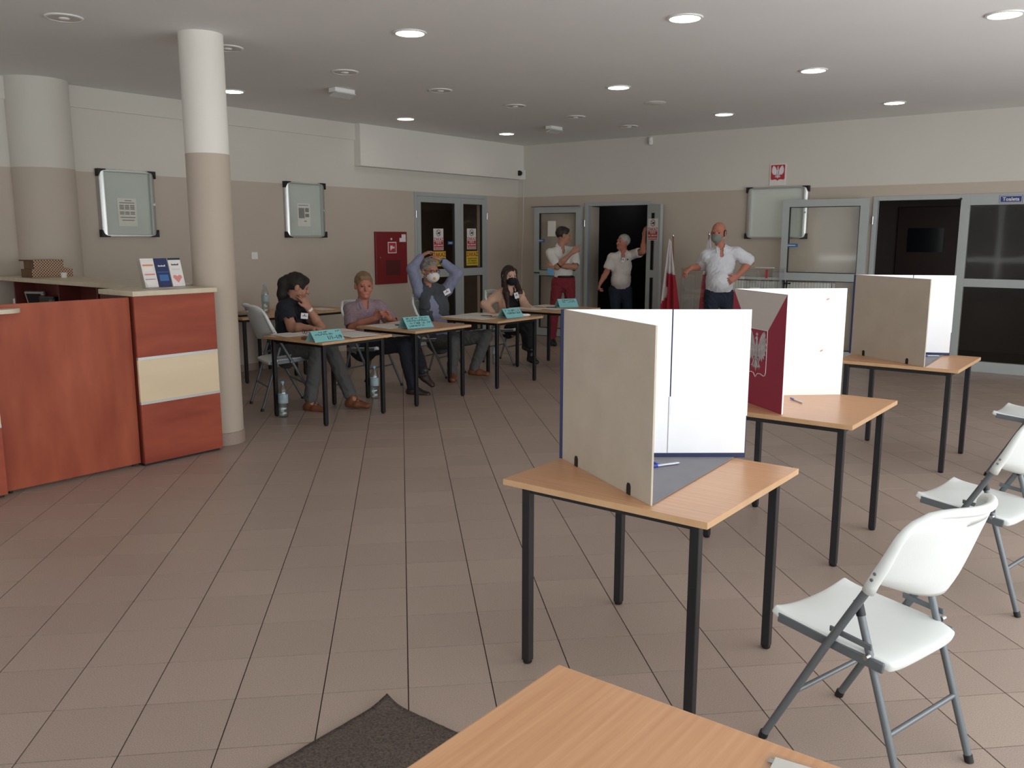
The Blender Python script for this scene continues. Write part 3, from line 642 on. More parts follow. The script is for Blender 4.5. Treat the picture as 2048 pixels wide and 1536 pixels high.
# ------------------------------------------------------------------ ballot boxes
def ballot_box(cx, cy, w, d, z0, z1, label, seal):
    t = thing('ballot_box', label, 'ballot box', (cx, cy, 0), 'clear plastic ballot boxes')
    a, b, c, e = cx - w / 2, cx + w / 2, cy - d / 2, cy + d / 2
    for nm, q in (('side_wall', (a, a + .006, c, e, z0, z1)), ('side_wall', (b - .006, b, c, e, z0, z1)), ('side_wall', (a, b, c, c + .006, z0, z1)), ('side_wall', (a, b, e - .006, e, z0, z1))): box(nm, 'acrylic', t, *q)
    lid = box('lid', 'acrylic', t, a - .01, b + .01, c - .01, e + .01, z1, z1 + .02); box('slot_plate', 'white_plastic', lid, cx - .12, cx + .12, cy - .02, cy + .02, z1 + .02, z1 + .026)
    box('base_plate', 'white_plastic', t, a, b, c, e, z0 - .02, z0)
    for x in (a + .03, b - .03):
        for y in (c + .03, e - .03): box('leg', 'grey_metal', t, x - .015, x + .015, y - .015, y + .015, 0, z0 - .02)
    if seal: box('paper_notice', 'paper', t, cx - .10, cx + .03, c - .003, c - .001, z0 + .05, z1 - .22)
    if seal: box('red_seal', 'sign_red', t, b - .09, b - .06, c - .004, c - .0015, z1 - .1, z1 + .005)
    return t
ballot_box(-4.93, 10.45, .42, .4, .55, 1.18, 'clear ballot box under the bald man’s right hand', False)
ballot_box(-4.17, 10.62, .36, .4, .55, 1.19, 'clear ballot box with a red seal, in front of the radiator', True)
# ------------------------------------------------------------------ reception desk
def stripe_unit(name, label, y0, y1, x0, zt):
    t = thing(name, label, 'counter', (-5.8, (y0 + y1) / 2, 0), 'reception desk units'); xf = -5.60
    box('carcass', 'cherry_dark', t, x0, xf - .018, y0, y1, .02, zt)
    box('front_panel', 'cherry_horizontal', t, xf - .018, xf, y0, y1, .771, zt, bevel=.001)
    box('inlay_panel', 'maple', t, xf - .018, xf - .001, y0, y1, .459, .752)
    box('metal_strip', 'aluminium', t, xf - .018, xf + .002, y0, y1, .752, .771); box('metal_strip', 'aluminium', t, xf - .018, xf + .002, y0, y1, .441, .459)
    box('front_panel', 'cherry_horizontal', t, xf - .018, xf, y0, y1, .02, .441, bevel=.001)
    box('kick_board', 'black_plastic', t, x0 + .02, xf - .03, y0 + .01, y1 - .01, 0, .02)
    return t
t = stripe_unit('reception_end_unit', 'cherry end unit of the reception desk with a pale inlay, beside the column', 3.05, 3.672, -6.05, 1.19)
box('worktop', 'worktop_cream', t, -6.056, -5.588, 3.04, 3.69, 1.19, 1.226, bevel=.004)
t = stripe_unit('reception_side_unit', 'cherry reception unit cut off by the left picture edge', 1.45, 2.15, -6.05, 1.13)
pts = [(-6.05, 1.4), (-5.53, 1.4)] + [(-5.64 + .11 * math.cos(a), 2.22 + .11 * math.sin(a)) for a in np.linspace(0, math.pi / 2, 8)] + [(-5.645, 2.33), (-5.645, 2.155), (-6.05, 2.155)]
MB().slab((0, 0, 1.135), (1, 0, 0), (0, 1, 0), pts, .026).build('worktop', 'worktop_cream', t, smooth=40)
MB().tube([(-5.60, 2.17 - .06, .757), (-5.575, 2.17 - .06, .757)], .014, 14).build('lock', 'steel', t, smooth=60)
t = thing('reception_gate', 'plain cherry swing panel between the two striped reception units', 'counter', (-5.66, 2.65, 0), 'reception desk units')
box('panel', 'cherry', t, -5.678, -5.65, 2.163, 3.045, .022, 1.183, bevel=.0015)
box('batten', 'cherry_dark', t, -5.70, -5.678, 2.18, 2.23, .03, 1.12); box('batten', 'cherry_dark', t, -5.70, -5.678, 2.99, 3.04, .03, 1.12)
MB().tube([(-5.69, 2.2, 0), (-5.69, 2.2, .03)], .012, 10).build('glide', 'black_plastic', t); MB().tube([(-5.69, 3.01, 0), (-5.69, 3.01, .03)], .012, 10).build('glide', 'black_plastic', t)
t = thing('reception_shelf_wing', 'cream topped shelf wing of the reception desk with dark pigeonholes', 'counter', (-7.3, 3.6, 0), 'reception desk units')
box('worktop', 'worktop_cream', t, -8.74, -6.06, 3.425, 3.9, 1.19, 1.226, bevel=.003)
box('back_board', 'cherry_dark', t, -8.74, -6.06, 3.64, 3.655, .0, 1.189)
for x in (-8.42, -7.57, -6.91, -6.08): box('divider', 'cherry_dark', t, x - .011, x + .011, 3.46, 3.64, .02, 1.189)
for z in (.02, .5, .93):
    for a, b in ((-8.7, -8.431), (-8.409, -7.581), (-7.559, -6.921), (-6.899, -6.091)): box('shelf', 'cherry_dark', t, a, b, 3.47, 3.64, z, z + .02)
# things in the pigeonholes
t = thing('desk_phone', 'grey desk device with a dark screen in the pigeonhole', 'device', (-8.2, 3.62, .951)); MB().obox((-8.22, 3.56, 1.03), (.9, .43, 0), (-.40, .86, .3), (.13, -.27, .95), .10, .015, .075).build('housing', 'aluminium', t, bevel=.005)
MB().obox((-8.222, 3.548, 1.028), (.9, .43, 0), (-.40, .86, .3), (.13, -.27, .95), .075, .008, .055).build('screen', 'screen_dark', t); box('foot', 'device_grey', t, -8.27, -8.17, 3.52, 3.62, .951, .97)
t = thing('black_device', 'low black device lying in the dim pigeonhole right of the grey one', 'device', (-7.85, 3.62, .951)); box('housing', 'screen_dark', t, -8.0, -7.72, 3.48, 3.63, .951, 1.075, bevel=.012); box('knob', 'device_grey', t, -7.76, -7.70, 3.46, 3.48, 1.0, 1.05)
t = thing('tape_roll', 'white roll standing in the leftmost pigeonhole', 'roll', (-8.6, 3.56, .951)); MB().lathe([(.05, 0), (.055, .005), (.055, .065), (.05, .07), (.02, .07), (.02, .05), (.001, .05)], (-8.58, 3.56, .951), 24).build('roll', 'white_plastic', t, smooth=40)
# gift boxes on the wing
def gift(x0, x1, y0, y1, z0, z1, label, lidover=.0):
    t = thing('gift_box', label, 'box', ((x0 + x1) / 2, (y0 + y1) / 2, z0), 'patterned gift boxes')
    box('carton', 'kraft', t, x0, x1 - .002, y0, y1, z0, z1, bevel=.003); box('patterned_side', 'lattice_paper', t, x1 - .002, x1 + .001, y0, y1, z0, z1)
    if lidover: box('lid', 'lattice_paper', t, x0 - lidover, x1 + .006, y0 - .006, y1 + .006, z1 - .004, z1 + .008, bevel=.002)
gift(-8.35, -8.13, 3.50, 3.86, 1.227, 1.30, 'flat patterned gift box lying directly on the cream wing top')
gift(-8.33, -8.13, 3.52, 3.78, 1.301, 1.375, 'smaller patterned gift box stacked on the flat one', .08)
t = thing('paper_cup', 'tiny white cup standing before the gift boxes', 'cup', (-7.92, 3.68, 1.227)); MB().lathe([(.001, 0), (.022, 0), (.028, .045), (.025, .045), (.02, .006), (.001, .006)], (-7.92, 3.68, 1.227), 18).build('cup', 'white_plastic', t, smooth=50)
# brochure rack
t = thing('brochure_rack', 'clear acrylic brochure rack on the cream end unit top', 'brochure holder', (-5.80, 3.36, 1.227))
tl = nrm((-.30, 0, 1)); fn = np.cross((0, 1, 0), tl)
MB().obox(V3(-5.80, 3.395, 1.227) + tl * .112, (0, 1, 0), fn, tl, .163, .0015, .112).build('back_plate', 'acrylic', t)
MB().obox(V3(-5.745, 3.395, 1.2315), (0, 1, 0), (1, 0, 0), (0, 0, 1), .163, .03, .0035).build('tray', 'acrylic', t)
for y in (3.233, 3.557): MB().slab((-5.80, y, 1.228), (1, 0, 0), (0, 0, 1), [(0, 0), (.08, 0), (.07, .03), (-.02, .09)], .002).build('side_plate', 'acrylic', t)
LW = .098
def leaflet(k, label, base, marks):
    c = V3(-5.772, 3.29 + .105 * k, 1.236); q = thing('leaflet', label, 'leaflet', tuple(c), 'leaflets in the rack')
    MB().obox(c + tl * .105, (0, 1, 0), fn, tl, LW / 2, .003, .105).build('sheet', base, q)
    for (a, b, lo, hi, m) in marks: MB().obox(c + tl * .21 * (lo + hi) / 2 + fn * .0034, (0, 1, 0), fn, tl, 1, 1, 1) if 0 else MB().obox(c + tl * .21 * (lo + hi) / 2 + fn * .0034 + V3(0, LW * ((a + b) / 2 - .5), 0), (0, 1, 0), fn, tl, LW * (b - a) / 2, .0004, .105 * (hi - lo)).build('print', m, q)
    return q, c
def wordmark(q, o, m):
    mb = MB()
    for k, (a, hh) in enumerate(((-.025, .012), (-.017, .008), (-.009, .008), (-.001, .011), (.007, .008), (.015, .008), (.023, .013))): mb.obox(o + V3(0, a, 0) + tl * hh / 2 + fn * .0042, (0, 1, 0), fn, tl, .0034, .0003, hh / 2)
    mb.build('wordmark', m, q)
q, c = leaflet(0, 'white leaflet with orange bars, leftmost in the rack', 'sign_white', [(.1, .9, .74, .79, 'orange_print'), (.1, .9, .42, .47, 'pink_print'), (.1, .9, .27, .285, 'ink'), (.1, .8, .55, .7, 'paper'), (.1, .85, .08, .2, 'paper')])
q, c = leaflet(1, 'dark blue leaflet in the middle of the rack', 'navy_print', [(.05, .95, .50, .525, 'label_blue'), (.15, .85, .2, .42, 'label_blue')])
wordmark(q, c + tl * .148, 'sign_white')
q, c = leaflet(2, 'white leaflet with a pink heart picture, rightmost in the rack', 'sign_white', [(.0, 1, .93, 1, 'ink'), (.2, .8, .58, .62, 'board_green')])
wordmark(q, c + tl * .155, 'ink')
MB().slab(c + tl * .055 + fn * .0038, (0, 1, 0), tl, [(0, -.03), (.035, .01), (.03, .025), (.015, .028), (0, .018), (-.015, .028), (-.03, .025), (-.035, .01)], .0005).build('heart_picture', 'pink_print', q)

# ------------------------------------------------------------------ tables
def make_table():
    t = thing('table', 'x', 'table')
    top = box('tabletop', 'beech', t, -.4, .4, -.4, .4, .702, .725, bevel=.002)
    e = MB()
    for a in ((-.4012, -.4, -.4, .4), (.4, .4012, -.4, .4), (-.4, .4, -.4012, -.4), (-.4, .4, .4, .4012)): e.box(*a, .703, .724)
    e.build('edge_band', 'beech_edge', top)
    f = MB()
    for s in (-1, 1): f.box(-.335, .335, s * .335 - .0125, s * .335 + .0125, .672, .702).box(s * .335 - .0125, s * .335 + .0125, -.335, .335, .6721, .7019)
    f.build('frame', 'black_metal', t)
    for sx in (-1, 1):
        for sy in (-1, 1):
            l = box('leg', 'black_metal', t, sx * .335 - .0165, sx * .335 + .0165, sy * .335 - .0165, sy * .335 + .0165, .012, .7015, bevel=.003)
            MB().lathe([(.012, 0), (.017, .004), (.018, .014)], (sx * .335, sy * .335, 0), 14).build('foot_cap', 'black_plastic', l, smooth=60)
    return t
T_pr = make_table(); first = [True]
def place_table(x, y, label, group, rz=0, name='table'):
    o = T_pr if first[0] else copy_tree(T_pr); first[0] = False
    o.name = name; o.location = (x, y, 0); o.rotation_euler = (0, 0, R(rz)); tag(o, label, 'table', group); return o
VT = [(-1.475, 2.775), (-1.54, 4.475), (-1.50, 6.655)]
place_table(*VT[0], 'beech voting table carrying the nearest grey voting booth', 'voting tables', name='voting_table')
place_table(*VT[1], 'beech voting table carrying the red and white eagle booth', 'voting tables', name='voting_table')
place_table(*VT[2], 'beech voting table carrying the farthest grey voting booth', 'voting tables', name='voting_table')
place_table(-.53, .962, 'large beech table cut off by the bottom edge of the picture', 'voting tables', 90, name='beech_table')
DT = [(-5.975, 5.04), (-5.97, 6.14), (-5.965, 7.36), (-6.07, 8.73)]
for (x, y), l in zip(DT, ('clerk table in front of the woman in the dark top', 'clerk table in front of the man in the mauve shirt', 'clerk table in front of the man with raised arms', 'clerk table in front of the long haired woman')):
    place_table(x, y, l, 'clerk tables in a row', name='clerk_table')
place_table(-8.34, 5.93, 'dim side table against the left wall behind the woman in the dark top', 'side tables by the wall', name='side_table')
place_table(-8.34, 6.735, 'dim side table against the left wall beneath the second notice board', 'side tables by the wall', name='side_table')
ZT = .7255
# ------------------------------------------------------------------ voting booths
def booth(name, corner, endA, endB, label, kind):
    cx, cy = corner; z0, z1 = ZT, 1.317
    t = thing(name, label, 'voting booth', (cx, cy, z0), 'table top voting booths'); hgt = z1 - z0
    c = V3(cx, cy, z0); a = V3(*endA, z0) - c; b = V3(*endB, z0) - c; wa, wb = np.linalg.norm(a), np.linalg.norm(b); ua, ub = a / wa, b / wb
    na = np.cross(ua, (0, 0, 1)); nb_ = -np.cross(ub, (0, 0, 1))       # na: outer side of the near panel
    if na @ b > 0: na = -na
    if nb_ @ a > 0: nb_ = -nb_
    zz = V3(0, 0, 1); th = .004
    def pan(nm, u, n, w, off, t_, m, pr, lo=0, hi=1, s0=0, s1=1):
        return MB().obox(c + u * w * (s0 + s1) / 2 + n * off + zz * hgt * (lo + hi) / 2, u, n, zz, w * (s1 - s0) / 2, t_ / 2, hgt * (hi - lo) / 2).build(nm, m, pr)
    if kind == 'grey':
        pan('near_panel', ua, na, wa, 0, .007, 'cardboard_grey', t); pan('near_lining', ua, na, wa, -.0045, .0016, 'bright_paper', t, .01, .99, .02, .99)
        fp = pan('far_panel', ub, nb_, wb, 0, .007, 'booth_navy', t)
        MB().obox(c + zz * hgt / 2, ua + ub, np.cross(ua + ub, zz), zz, .007, .009, hgt / 2).build('hinge_tape', 'booth_navy', t)
        pan('lining_sheet', ub, nb_, wb, -.0048, .0018, 'bright_paper', fp, .035, 1.0, .0, .5765)
        pan('lining_sheet', ub, nb_, wb, -.0048, .0018, 'bright_paper', fp, .035, .42, .57, .995)
        pan('lining_sheet', ub, nb_, wb, -.0062, .0018, 'bright_paper', fp, .29, 1.0, .5835, 1.0)
        MB().slab(c + zz * .001 + (ua + ub) * .01, (1, 0, 0), (0, 1, 0), [(0, 0), tuple((ua * (wa - .02))[:2]), tuple((ub * (wb - .06))[:2])], .004).build('base_sheet', 'base_sheet', t)
        for s in (.2, .79):
            MB().slab(c + ua * wa * s + na * .0036, ua if np.cross(ua, zz) @ na > 0 else -ua, zz, [(-.012, .0), (.012, .0), (.012, .03), (.006, .04), (-.006, .04), (-.012, .03)], .003).build('foot_clip', 'black_plastic', t)
    else:
        uu = ua if np.cross(ua, zz) @ na > 0 else -ua; o = c + (V3(0, 0, 0) if uu @ ua > 0 else a)
        pn = pan('near_panel', ua, na, wa, 0, .008, 'foam_white', t); fp = pan('far_panel', ub, nb_, wb, 0, .008, 'foam_white', t)
        P_ = lambda x, y: (x * wa, (1 - y) * hgt)     # print coordinates: x across, y down
        f = o + na * .0042
        MB().slab(f, uu, zz, [P_(0, 1), P_(1, 1), P_(1, 0), P_(0, 0)], .0005).build('red_print', 'booth_red', pn)
        MB().slab(f + na * .0006, uu, zz, [P_(.31, .33), P_(.69, .33), P_(.995, .003), P_(.005, .003)], .0005).build('white_print', 'booth_print_white', pn)
        sh = [(x, y) for x, y in shield(.19 * wa, .41 * hgt)]; oo = f + uu * wa * .5 + zz * hgt * (1 - .53) + na * .0012
        MB().tube([oo + uu * x + zz * y for x, y in sh], .0018, 5, False, True).build('shield_outline', 'foam_white', pn)
        eagle(f + uu * wa * .5 + zz * hgt * .475 + na * .0012, uu, zz, .40 * wa, 'eagle_silver', pn, .0006, 1.12)
        for s, h in ((.42, .90), (.83, .90), (.42, .43), (.80, .42)):
            MB().obox(c + ub * wb * s - nb_ * .0045 + zz * hgt * h, ub + zz * .4, nb_, zz, .008, .0006, .004).build('pin_mark', 'pink_print', fp)
booth('voting_booth', (-1.874, 2.751), (-1.292, 2.419), (-1.303, 3.205), 'nearest grey cardboard voting booth lined with white paper', 'grey')
booth('voting_booth', (-1.906, 4.441), (-1.494, 4.125), (-1.439, 4.864), 'red and white voting booth printed with a silver eagle shield', 'print')
booth('voting_booth', (-1.925, 6.69), (-1.311, 6.26), (-1.301, 7.0), 'farthest grey cardboard voting booth with scratched front', 'grey')
def pen(a, b, z, label, m='pen_blue'):
    t = thing('pen', label, 'pen', (*a, z), 'pens on the tables'); a = V3(*a, z + .005); b = V3(*b, z + .005); d = nrm(b - a); L = np.linalg.norm(b - a)
    MB().tube([a + d * L * .32, b - d * .008, b], [.0048, .0048, .0015], 10).build('barrel', 'pen_silver' if m == 'pen_blue' else m, t, smooth=60); MB().tube([a, a + d * L * .32], [.0042, .0052], 10).build('cap', m, t, smooth=60)
pen((-1.52, 2.80), (-1.452, 2.935), ZT + .0055, 'blue capped silver pen on the grey sheet of the nearest booth'); pen((-1.50, 2.86), (-1.60, 2.93), ZT + .0055, 'second pen peeking out from behind the nearest booth panel')
pen((-1.61, 4.56), (-1.51, 4.463), ZT, 'blue pen lying on the table of the eagle booth', 'pen_blue'); pen((-1.44, 6.78), (-1.34, 6.85), ZT + .0055, 'blue pen on the grey sheet of the farthest booth', 'pen_blue')
# ------------------------------------------------------------------ folding chairs
def make_chair():
    t = thing('folding_chair', 'x', 'chair')
    for s in (-1, 1):
        l = MB().tube([(.225, s * .212, .012), (.024, s * .212, .40), (-.102, s * .212, .630), (-.142, s * .210, .72)], .0125, 12).build('front_leg', 'grey_metal', t, smooth=60)
        MB().tube([(.229, s * .212, .0), (.222, s * .212, .022)], .0145, 12).build('foot_cap', 'black_plastic', l, smooth=60)
        l = MB().tube([(-.232, s * .188, .012), (-.060, s * .188, .535)], .0115, 12).build('rear_leg', 'grey_metal', t, smooth=60)
        MB().tube([(-.236, s * .188, .0), (-.229, s * .188, .022)], .0135, 12).build('foot_cap', 'black_plastic', l, smooth=60)
        MB().tube([(-.065, s * .188, .52), (-.052, s * .188, .562)], .0135, 12).build('leg_sleeve', 'black_plastic', l, smooth=60)
        MB().obox((-.045, s * .201, .447), (1, 0, .08), (0, 1, 0), (0, 0, 1), .068, .004, .009).build('link_bar', 'grey_metal', t, bevel=.003)
        rl = MB().obox((.03, s * .193, .404), (.37, 0, .028), (0, 1, 0), (-.028, 0, .37), .178, .006, .016).build('seat_rail', 'grey_metal', t, bevel=.004)
        for x, z in ((.02, .40), (-.105, .415)): MB().tube([(x, s * .203, z), (x, s * .221, z)], .008, 10).build('rivet', 'steel', t, smooth=60)
        for x, z in ((-.118, .655), (-.126, .675)): MB().tube([(x + .004, s * .21, z), (x + .004, s * .235, z)], .005, 10).build('rivet', 'steel', t, smooth=60)
    MB().tube([(.115, -.212, .213), (.115, .212, .213)], .008, 10).build('cross_bar', 'grey_metal', t, smooth=60)
    MB().tube([(-.172, -.188, .195), (-.172, .188, .195)], .008, 10).build('cross_bar', 'grey_metal', t, smooth=60)
    # moulded seat: dished, with lifted front corners
    n = 18; mb = MB(); vs = []
    for j in range(n + 1):
        for i in range(n + 1):
            a, b = 2 * i / n - 1, 2 * j / n - 1
            q = 1 - .14 * (a * a) * (b * b) * 1.0
            x = .03 + .205 * a * (1 - .05 * b ** 6) ; y = b * (.197 - .010 * (a < 0) * a * a) * (1 - .04 * abs(a) ** 6)
            z = .427 + .012 * a - .010 * (1 - a * a) * (1 - b * b) + .014 * max(0, a) ** 6 * b ** 4 - .014 * max(0, a) ** 4 * (1 - b * b) - .012 * max(0, -a) ** 6
            vs.append((x, y, z))
    mb.add(vs, [(j * (n + 1) + i, j * (n + 1) + i + 1, (j + 1) * (n + 1) + i + 1, (j + 1) * (n + 1) + i) for j in range(n) for i in range(n)])
    o = mb.build('seat', 'chair_plastic', t, smooth=180); s = o.modifiers.new('s', 'SOLIDIFY'); s.thickness = .03; s.offset = -1
    b = o.modifiers.new('b', 'BEVEL'); b.width = .009; b.segments = 3; b.angle_limit = R(50)
    # moulded back with a hand slot
    nu, nv = 32, 20
    def bk(u, v):
        hw = .221 if .2 < v < .7 else (.221 - .07 * ((.2 - v) / .2) ** 2 if v <= .2 else .221 - .055 * ((v - .7) / .3) ** 2.5)
        z = .586 + v * .281 + .039 * u * u * (1 - v) ** 2 - .022 * u ** 6 * v ** 2
        x = -.074 - (z - .53) * .381 - (.108 - .03 * v) * (1 - u * u) + .012 * (1 - v) ** 3 - .012 * v ** 6
        return (x, u * hw, z)
    vs = [bk(2 * i / nu - 1, j / nv) for j in range(nv + 1) for i in range(nu + 1)]; fs = []
    for j in range(nv):
        for i in range(nu):
            if j in (16,) and 12 <= i < 20: continue
            a = j * (nu + 1) + i; fs.append((a, a + nu + 1, a + nu + 2, a + 1))
    o = MB().add(vs, fs).build('backrest', 'chair_plastic', t, smooth=180); s = o.modifiers.new('s', 'SOLIDIFY'); s.thickness = .016; s.offset = 0
    rim = [(-.092, -.213, .612), (-.104, -.214, .640)] + [bk(-1, v) for v in np.linspace(.34, .94, 9)] + [bk(u, 1) for u in np.linspace(-.92, .92, 15)] + [bk(1, v) for v in np.linspace(.94, .34, 9)] + [(-.104, .214, .640), (-.092, .213, .612)]
    n = len(rim); MB().tube([(x - .002, y * .985, z - .004) for x, y, z in rim], [.0185 - .005 * min(1, 5 * min(i, n - 1 - i) / n) for i in range(n)], 12).build('back_rim', 'chair_plastic', o, smooth=180)
    return t
C_pr = make_chair(); cf = [True]
def place_chair(x, y, ang, label, group, k=1.0):
    o = C_pr if cf[0] else copy_tree(C_pr); cf[0] = False
    o.location = (x, y, 0); o.rotation_euler = (0, 0, R(ang)); o.scale = (k, k, k); tag(o, label, 'chair', group); return o
place_chair(-.6375, 2.653, 164.2, 'white plastic folding chair nearest the camera, at the first voting table', 'folding chairs at the voting tables')
place_chair(-.59, 4.27, 168, 'white folding chair behind the nearest chair, at the second voting table', 'folding chairs at the voting tables')
place_chair(-.66, 6.62, 175, 'farthest white folding chair, mostly cut off by the right edge', 'folding chairs at the voting tables')
place_chair(-6.68, 5.07, 68, 'white folding chair under the woman in the dark top', 'folding chairs of the clerks', 1.12)
place_chair(-6.78, 6.30, 8, 'white folding chair under the man in the mauve shirt', 'folding chairs of the clerks', 1.05)
place_chair(-6.78, 7.36, 12, 'white folding chair under the man with raised arms', 'folding chairs of the clerks', 1.05)
place_chair(-6.76, 8.66, 5, 'white folding chair under the long haired woman', 'folding chairs of the clerks', 1.05)
# ------------------------------------------------------------------ paper, cards and clutter on the clerk tables
def sheet(x, y, rz, label, w=.21, l=.297, dz=0, group='paper sheets on the clerk tables', m='paper', lines=True):
    t = thing('paper_sheet', label, 'paper', (x, y, ZT + dz), group); c, s = math.cos(R(rz)), math.sin(R(rz)); u = (c, s, 0); v = (-s, c, 0)
    MB().obox((x, y, ZT + .0012 + dz), u, v, (0, 0, 1), w / 2, l / 2, .001).build('sheet', m, t)
    if lines:
        mb = MB()
        for k in range(9):
            o = V3(x, y, ZT + .0024 + dz) + V3(*v) * (l * (.38 - .09 * k)); mb.obox(o, u, v, (0, 0, 1), w * (.38 if k % 3 else .3), .0018, .00015)
        mb.build('print', 'print_light', t)
NEAR = {'a': 'table of the woman in the dark top', 'b': 'table of the man in the mauve shirt', 'c': 'table of the man with raised arms', 'd': 'table of the long haired woman'}
for x, y, rz, w, l, dz, lab in ((-6.27, 4.83, 82, .21, .297, 0, 'paper sheet at the left corner of the ' + NEAR['a']), (-6.12, 5.02, 86, .3, .42, .0023, 'wide paper sheet under the black rimmed spectacles'), (-6.2, 5.33, 84, .3, .2, 0, 'paper sheet at the far side of the ' + NEAR['a']), (-5.80, 5.20, 78, .3, .42, .0046, 'large curling list at the right of the ' + NEAR['a']),
                                (-6.10, 5.92, 80, .297, .42, 0, 'paper list under a pen before the man in the mauve shirt'), (-6.2, 6.22, 90, .21, .297, .0023, 'paper sheet at the back of the ' + NEAR['b']), (-6.22, 6.42, 95, .1, .2, 0, 'narrow white slip at the right of the ' + NEAR['b']),
                                (-6.18, 7.12, 84, .297, .42, 0, 'paper list at the left front of the ' + NEAR['c']), (-5.92, 7.08, 80, .21, .297, .0023, 'paper sheet at the front corner of the ' + NEAR['c']), (-6.2, 7.46, 88, .297, .42, 0, 'paper list at the back of the ' + NEAR['c']),
                                (-6.3, 8.5, 84, .297, .42, 0, 'paper list at the left of the ' + NEAR['d']), (-6.02, 8.58, 80, .21, .297, .0023, 'paper sheet at the front of the ' + NEAR['d']), (-6.28, 8.94, 90, .297, .42, 0, 'paper list at the back of the ' + NEAR['d'])):
    sheet(x, y, rz, lab, w, l, dz)
def hand_lines(rows, seed):
    rnd = random.Random(seed); out = []
    for (a, b, v, hgt) in rows:
        x = a
        while x < b:
            w = rnd.uniform(.012, .03)
            if rnd.random() < .84:
                k = rnd.randint(0, 2); th = .0045
                out.append([(x, v), (x + th, v), (x + th, v + hgt), (x, v + hgt)])
                out.append([(x, v + hgt * (k * .4)), (x + w * .75, v + hgt * (k * .4)), (x + w * .75, v + hgt * (k * .4) + .004), (x, v + hgt * (k * .4) + .004)])
                if rnd.random() < .5: out.append([(x + w * .7, v), (x + w * .7 + th, v), (x + w * .7 + th, v + hgt * .9), (x + w * .7, v + hgt * .9)])
            x += w
    return out
def tent_card(x, y, rz, w, h, label, rows, seed, txt=None):
    t = thing('tent_card', label, 'name card', (x, y, ZT), 'cyan tent cards on the clerk tables'); c, s = math.cos(R(rz)), math.sin(R(rz)); u = V3(-s, c, 0) ; n = V3(c, s, 0)
    sp = h * .62; top = V3(x, y, ZT + .0022 + h * .78); zz = V3(0, 0, 1); hw = w / 2
    fv = nrm(top - (V3(x, y, ZT + .0022) + n * sp)); bv = nrm(top - (V3(x, y, ZT + .0022) - n * sp)); L = math.hypot(sp, h * .78)
    MB().slab(top - fv * L, u, fv, [(-hw, 0), (hw, 0), (hw, L), (-hw, L)], .0012).build('front_face', 'cyan_card', t)
    MB().slab(top - bv * L, -u, bv, [(-hw, 0), (hw, 0), (hw, L), (-hw, L)], .0012).build('back_face', 'cyan_card', t)
    mb = MB(); fo = top - fv * L + np.cross(u, fv) * .0014
    for q in hand_lines(rows, seed): mb.slab(fo, u, fv, [(a * 1.0 * w - hw if 0 else a - hw, b) for a, b in q], .0003)
    if mb.v: mb.build('handwriting', 'ink', t)['kind'] = 'stuff'
    if txt: text('handwriting', txt, 'ink', t, fo + fv * L * .3 + u * .06, u, fv, .05, bold=.001)
tent_card(-5.655, 4.74, -4, .3, .115, 'cyan tent card ending in numbers, on the first clerk table', [(.03, .22, .066, .013), (.05, .28, .088, .013)], 3, '1/1–1/9')
tent_card(-5.80, 5.985, -10, .31, .135, 'cyan tent card with four written lines on the second clerk table', [(.03, .27, .106, .018), (.03, .27, .079, .018), (.03, .3, .051, .018), (.03, .22, .022, .018)], 4)
tent_card(-5.74, 7.40, -6, .27, .125, 'cyan tent card with two written lines on the third clerk table', [(.03, .24, .086, .02), (.04, .25, .052, .022)], 5)
tent_card(-6.05, 8.945, -30, .26, .13, 'cyan tent card standing tilted on the farthest clerk table', [(.06, .2, .098, .018), (.06, .22, .072, .016)], 6)
# spectacles, pens, mask, tape
def specs(x, y, rz, label):
    t = thing('spectacles', label, 'glasses', (x, y, ZT)); c, s = math.cos(R(rz)), math.sin(R(rz)); u = V3(c, s, 0); v = V3(-s, c, 0); o = V3(x, y, ZT + .028)
    for k in (-1, 1):
        q = [o + u * (k * .034 + .027 * math.cos(a)) + V3(0, 0, .019 * math.sin(a)) for a in np.linspace(0, 2 * math.pi, 14, endpoint=False)]
        MB().tube(q, .0022, 6, False, True).build('rim', 'black_plastic', t); MB().tube([o + u * k * .062, o + u * k * .064 + v * .1, o + u * k * .05 + v * .135 - V3(0, 0, .02)], .002, 6).build('temple', 'black_plastic', t)
    MB().tube([o - u * .008, o + u * .008], .002, 6).build('bridge', 'black_plastic', t)
specs(-6.16, 4.93, -20, 'black rimmed spectacles lying on papers before the woman in the dark top')
pen((-6.16, 5.02), (-6.06, 5.10), ZT + .006, 'black pen beside the spectacles', 'black_plastic'); pen((-6.08, 5.98), (-6.0, 6.02), ZT + .004, 'black pen on the list of the man in the mauve shirt', 'black_plastic')
pen((-6.10, 7.33), (-5.98, 7.38), ZT, 'black pen on the third clerk table', 'black_plastic'); pen((-6.2, 8.72), (-6.08, 8.78), ZT, 'black pen on the farthest clerk table', 'black_plastic')
t = thing('rubber_stamp', 'small brown stamp lying in front of the first cyan card', 'stamp', (-5.87, 4.70, ZT)); MB().obox((-5.87, 4.70, ZT + .012), (1, .3, 0), (-.3, 1, 0), (0, 0, 1), .02, .03, .012).build('block', 'kraft', t, bevel=.004)
def blob(name, m, parent, c, r, n=14, zc=None, smooth=180):
    mb = MB(); prof = []
    for k in range(n + 1):
        a = -math.pi / 2 + math.pi * k / n; prof.append((max(.0005, math.cos(a)), math.sin(a)))
    b = MB().lathe(prof, (0, 0, 0), 20); mb.v = [(c[0] + x * r[0], c[1] + y * r[1], c[2] + max(z, -.2) * r[2] if zc else c[2] + z * r[2]) for x, y, z in b.v]; mb.f = b.f
    return mb.build(name, m, parent, smooth=smooth)
mat('mask_blue', '6FA6CF', .8, noise=.1, nscale=20)
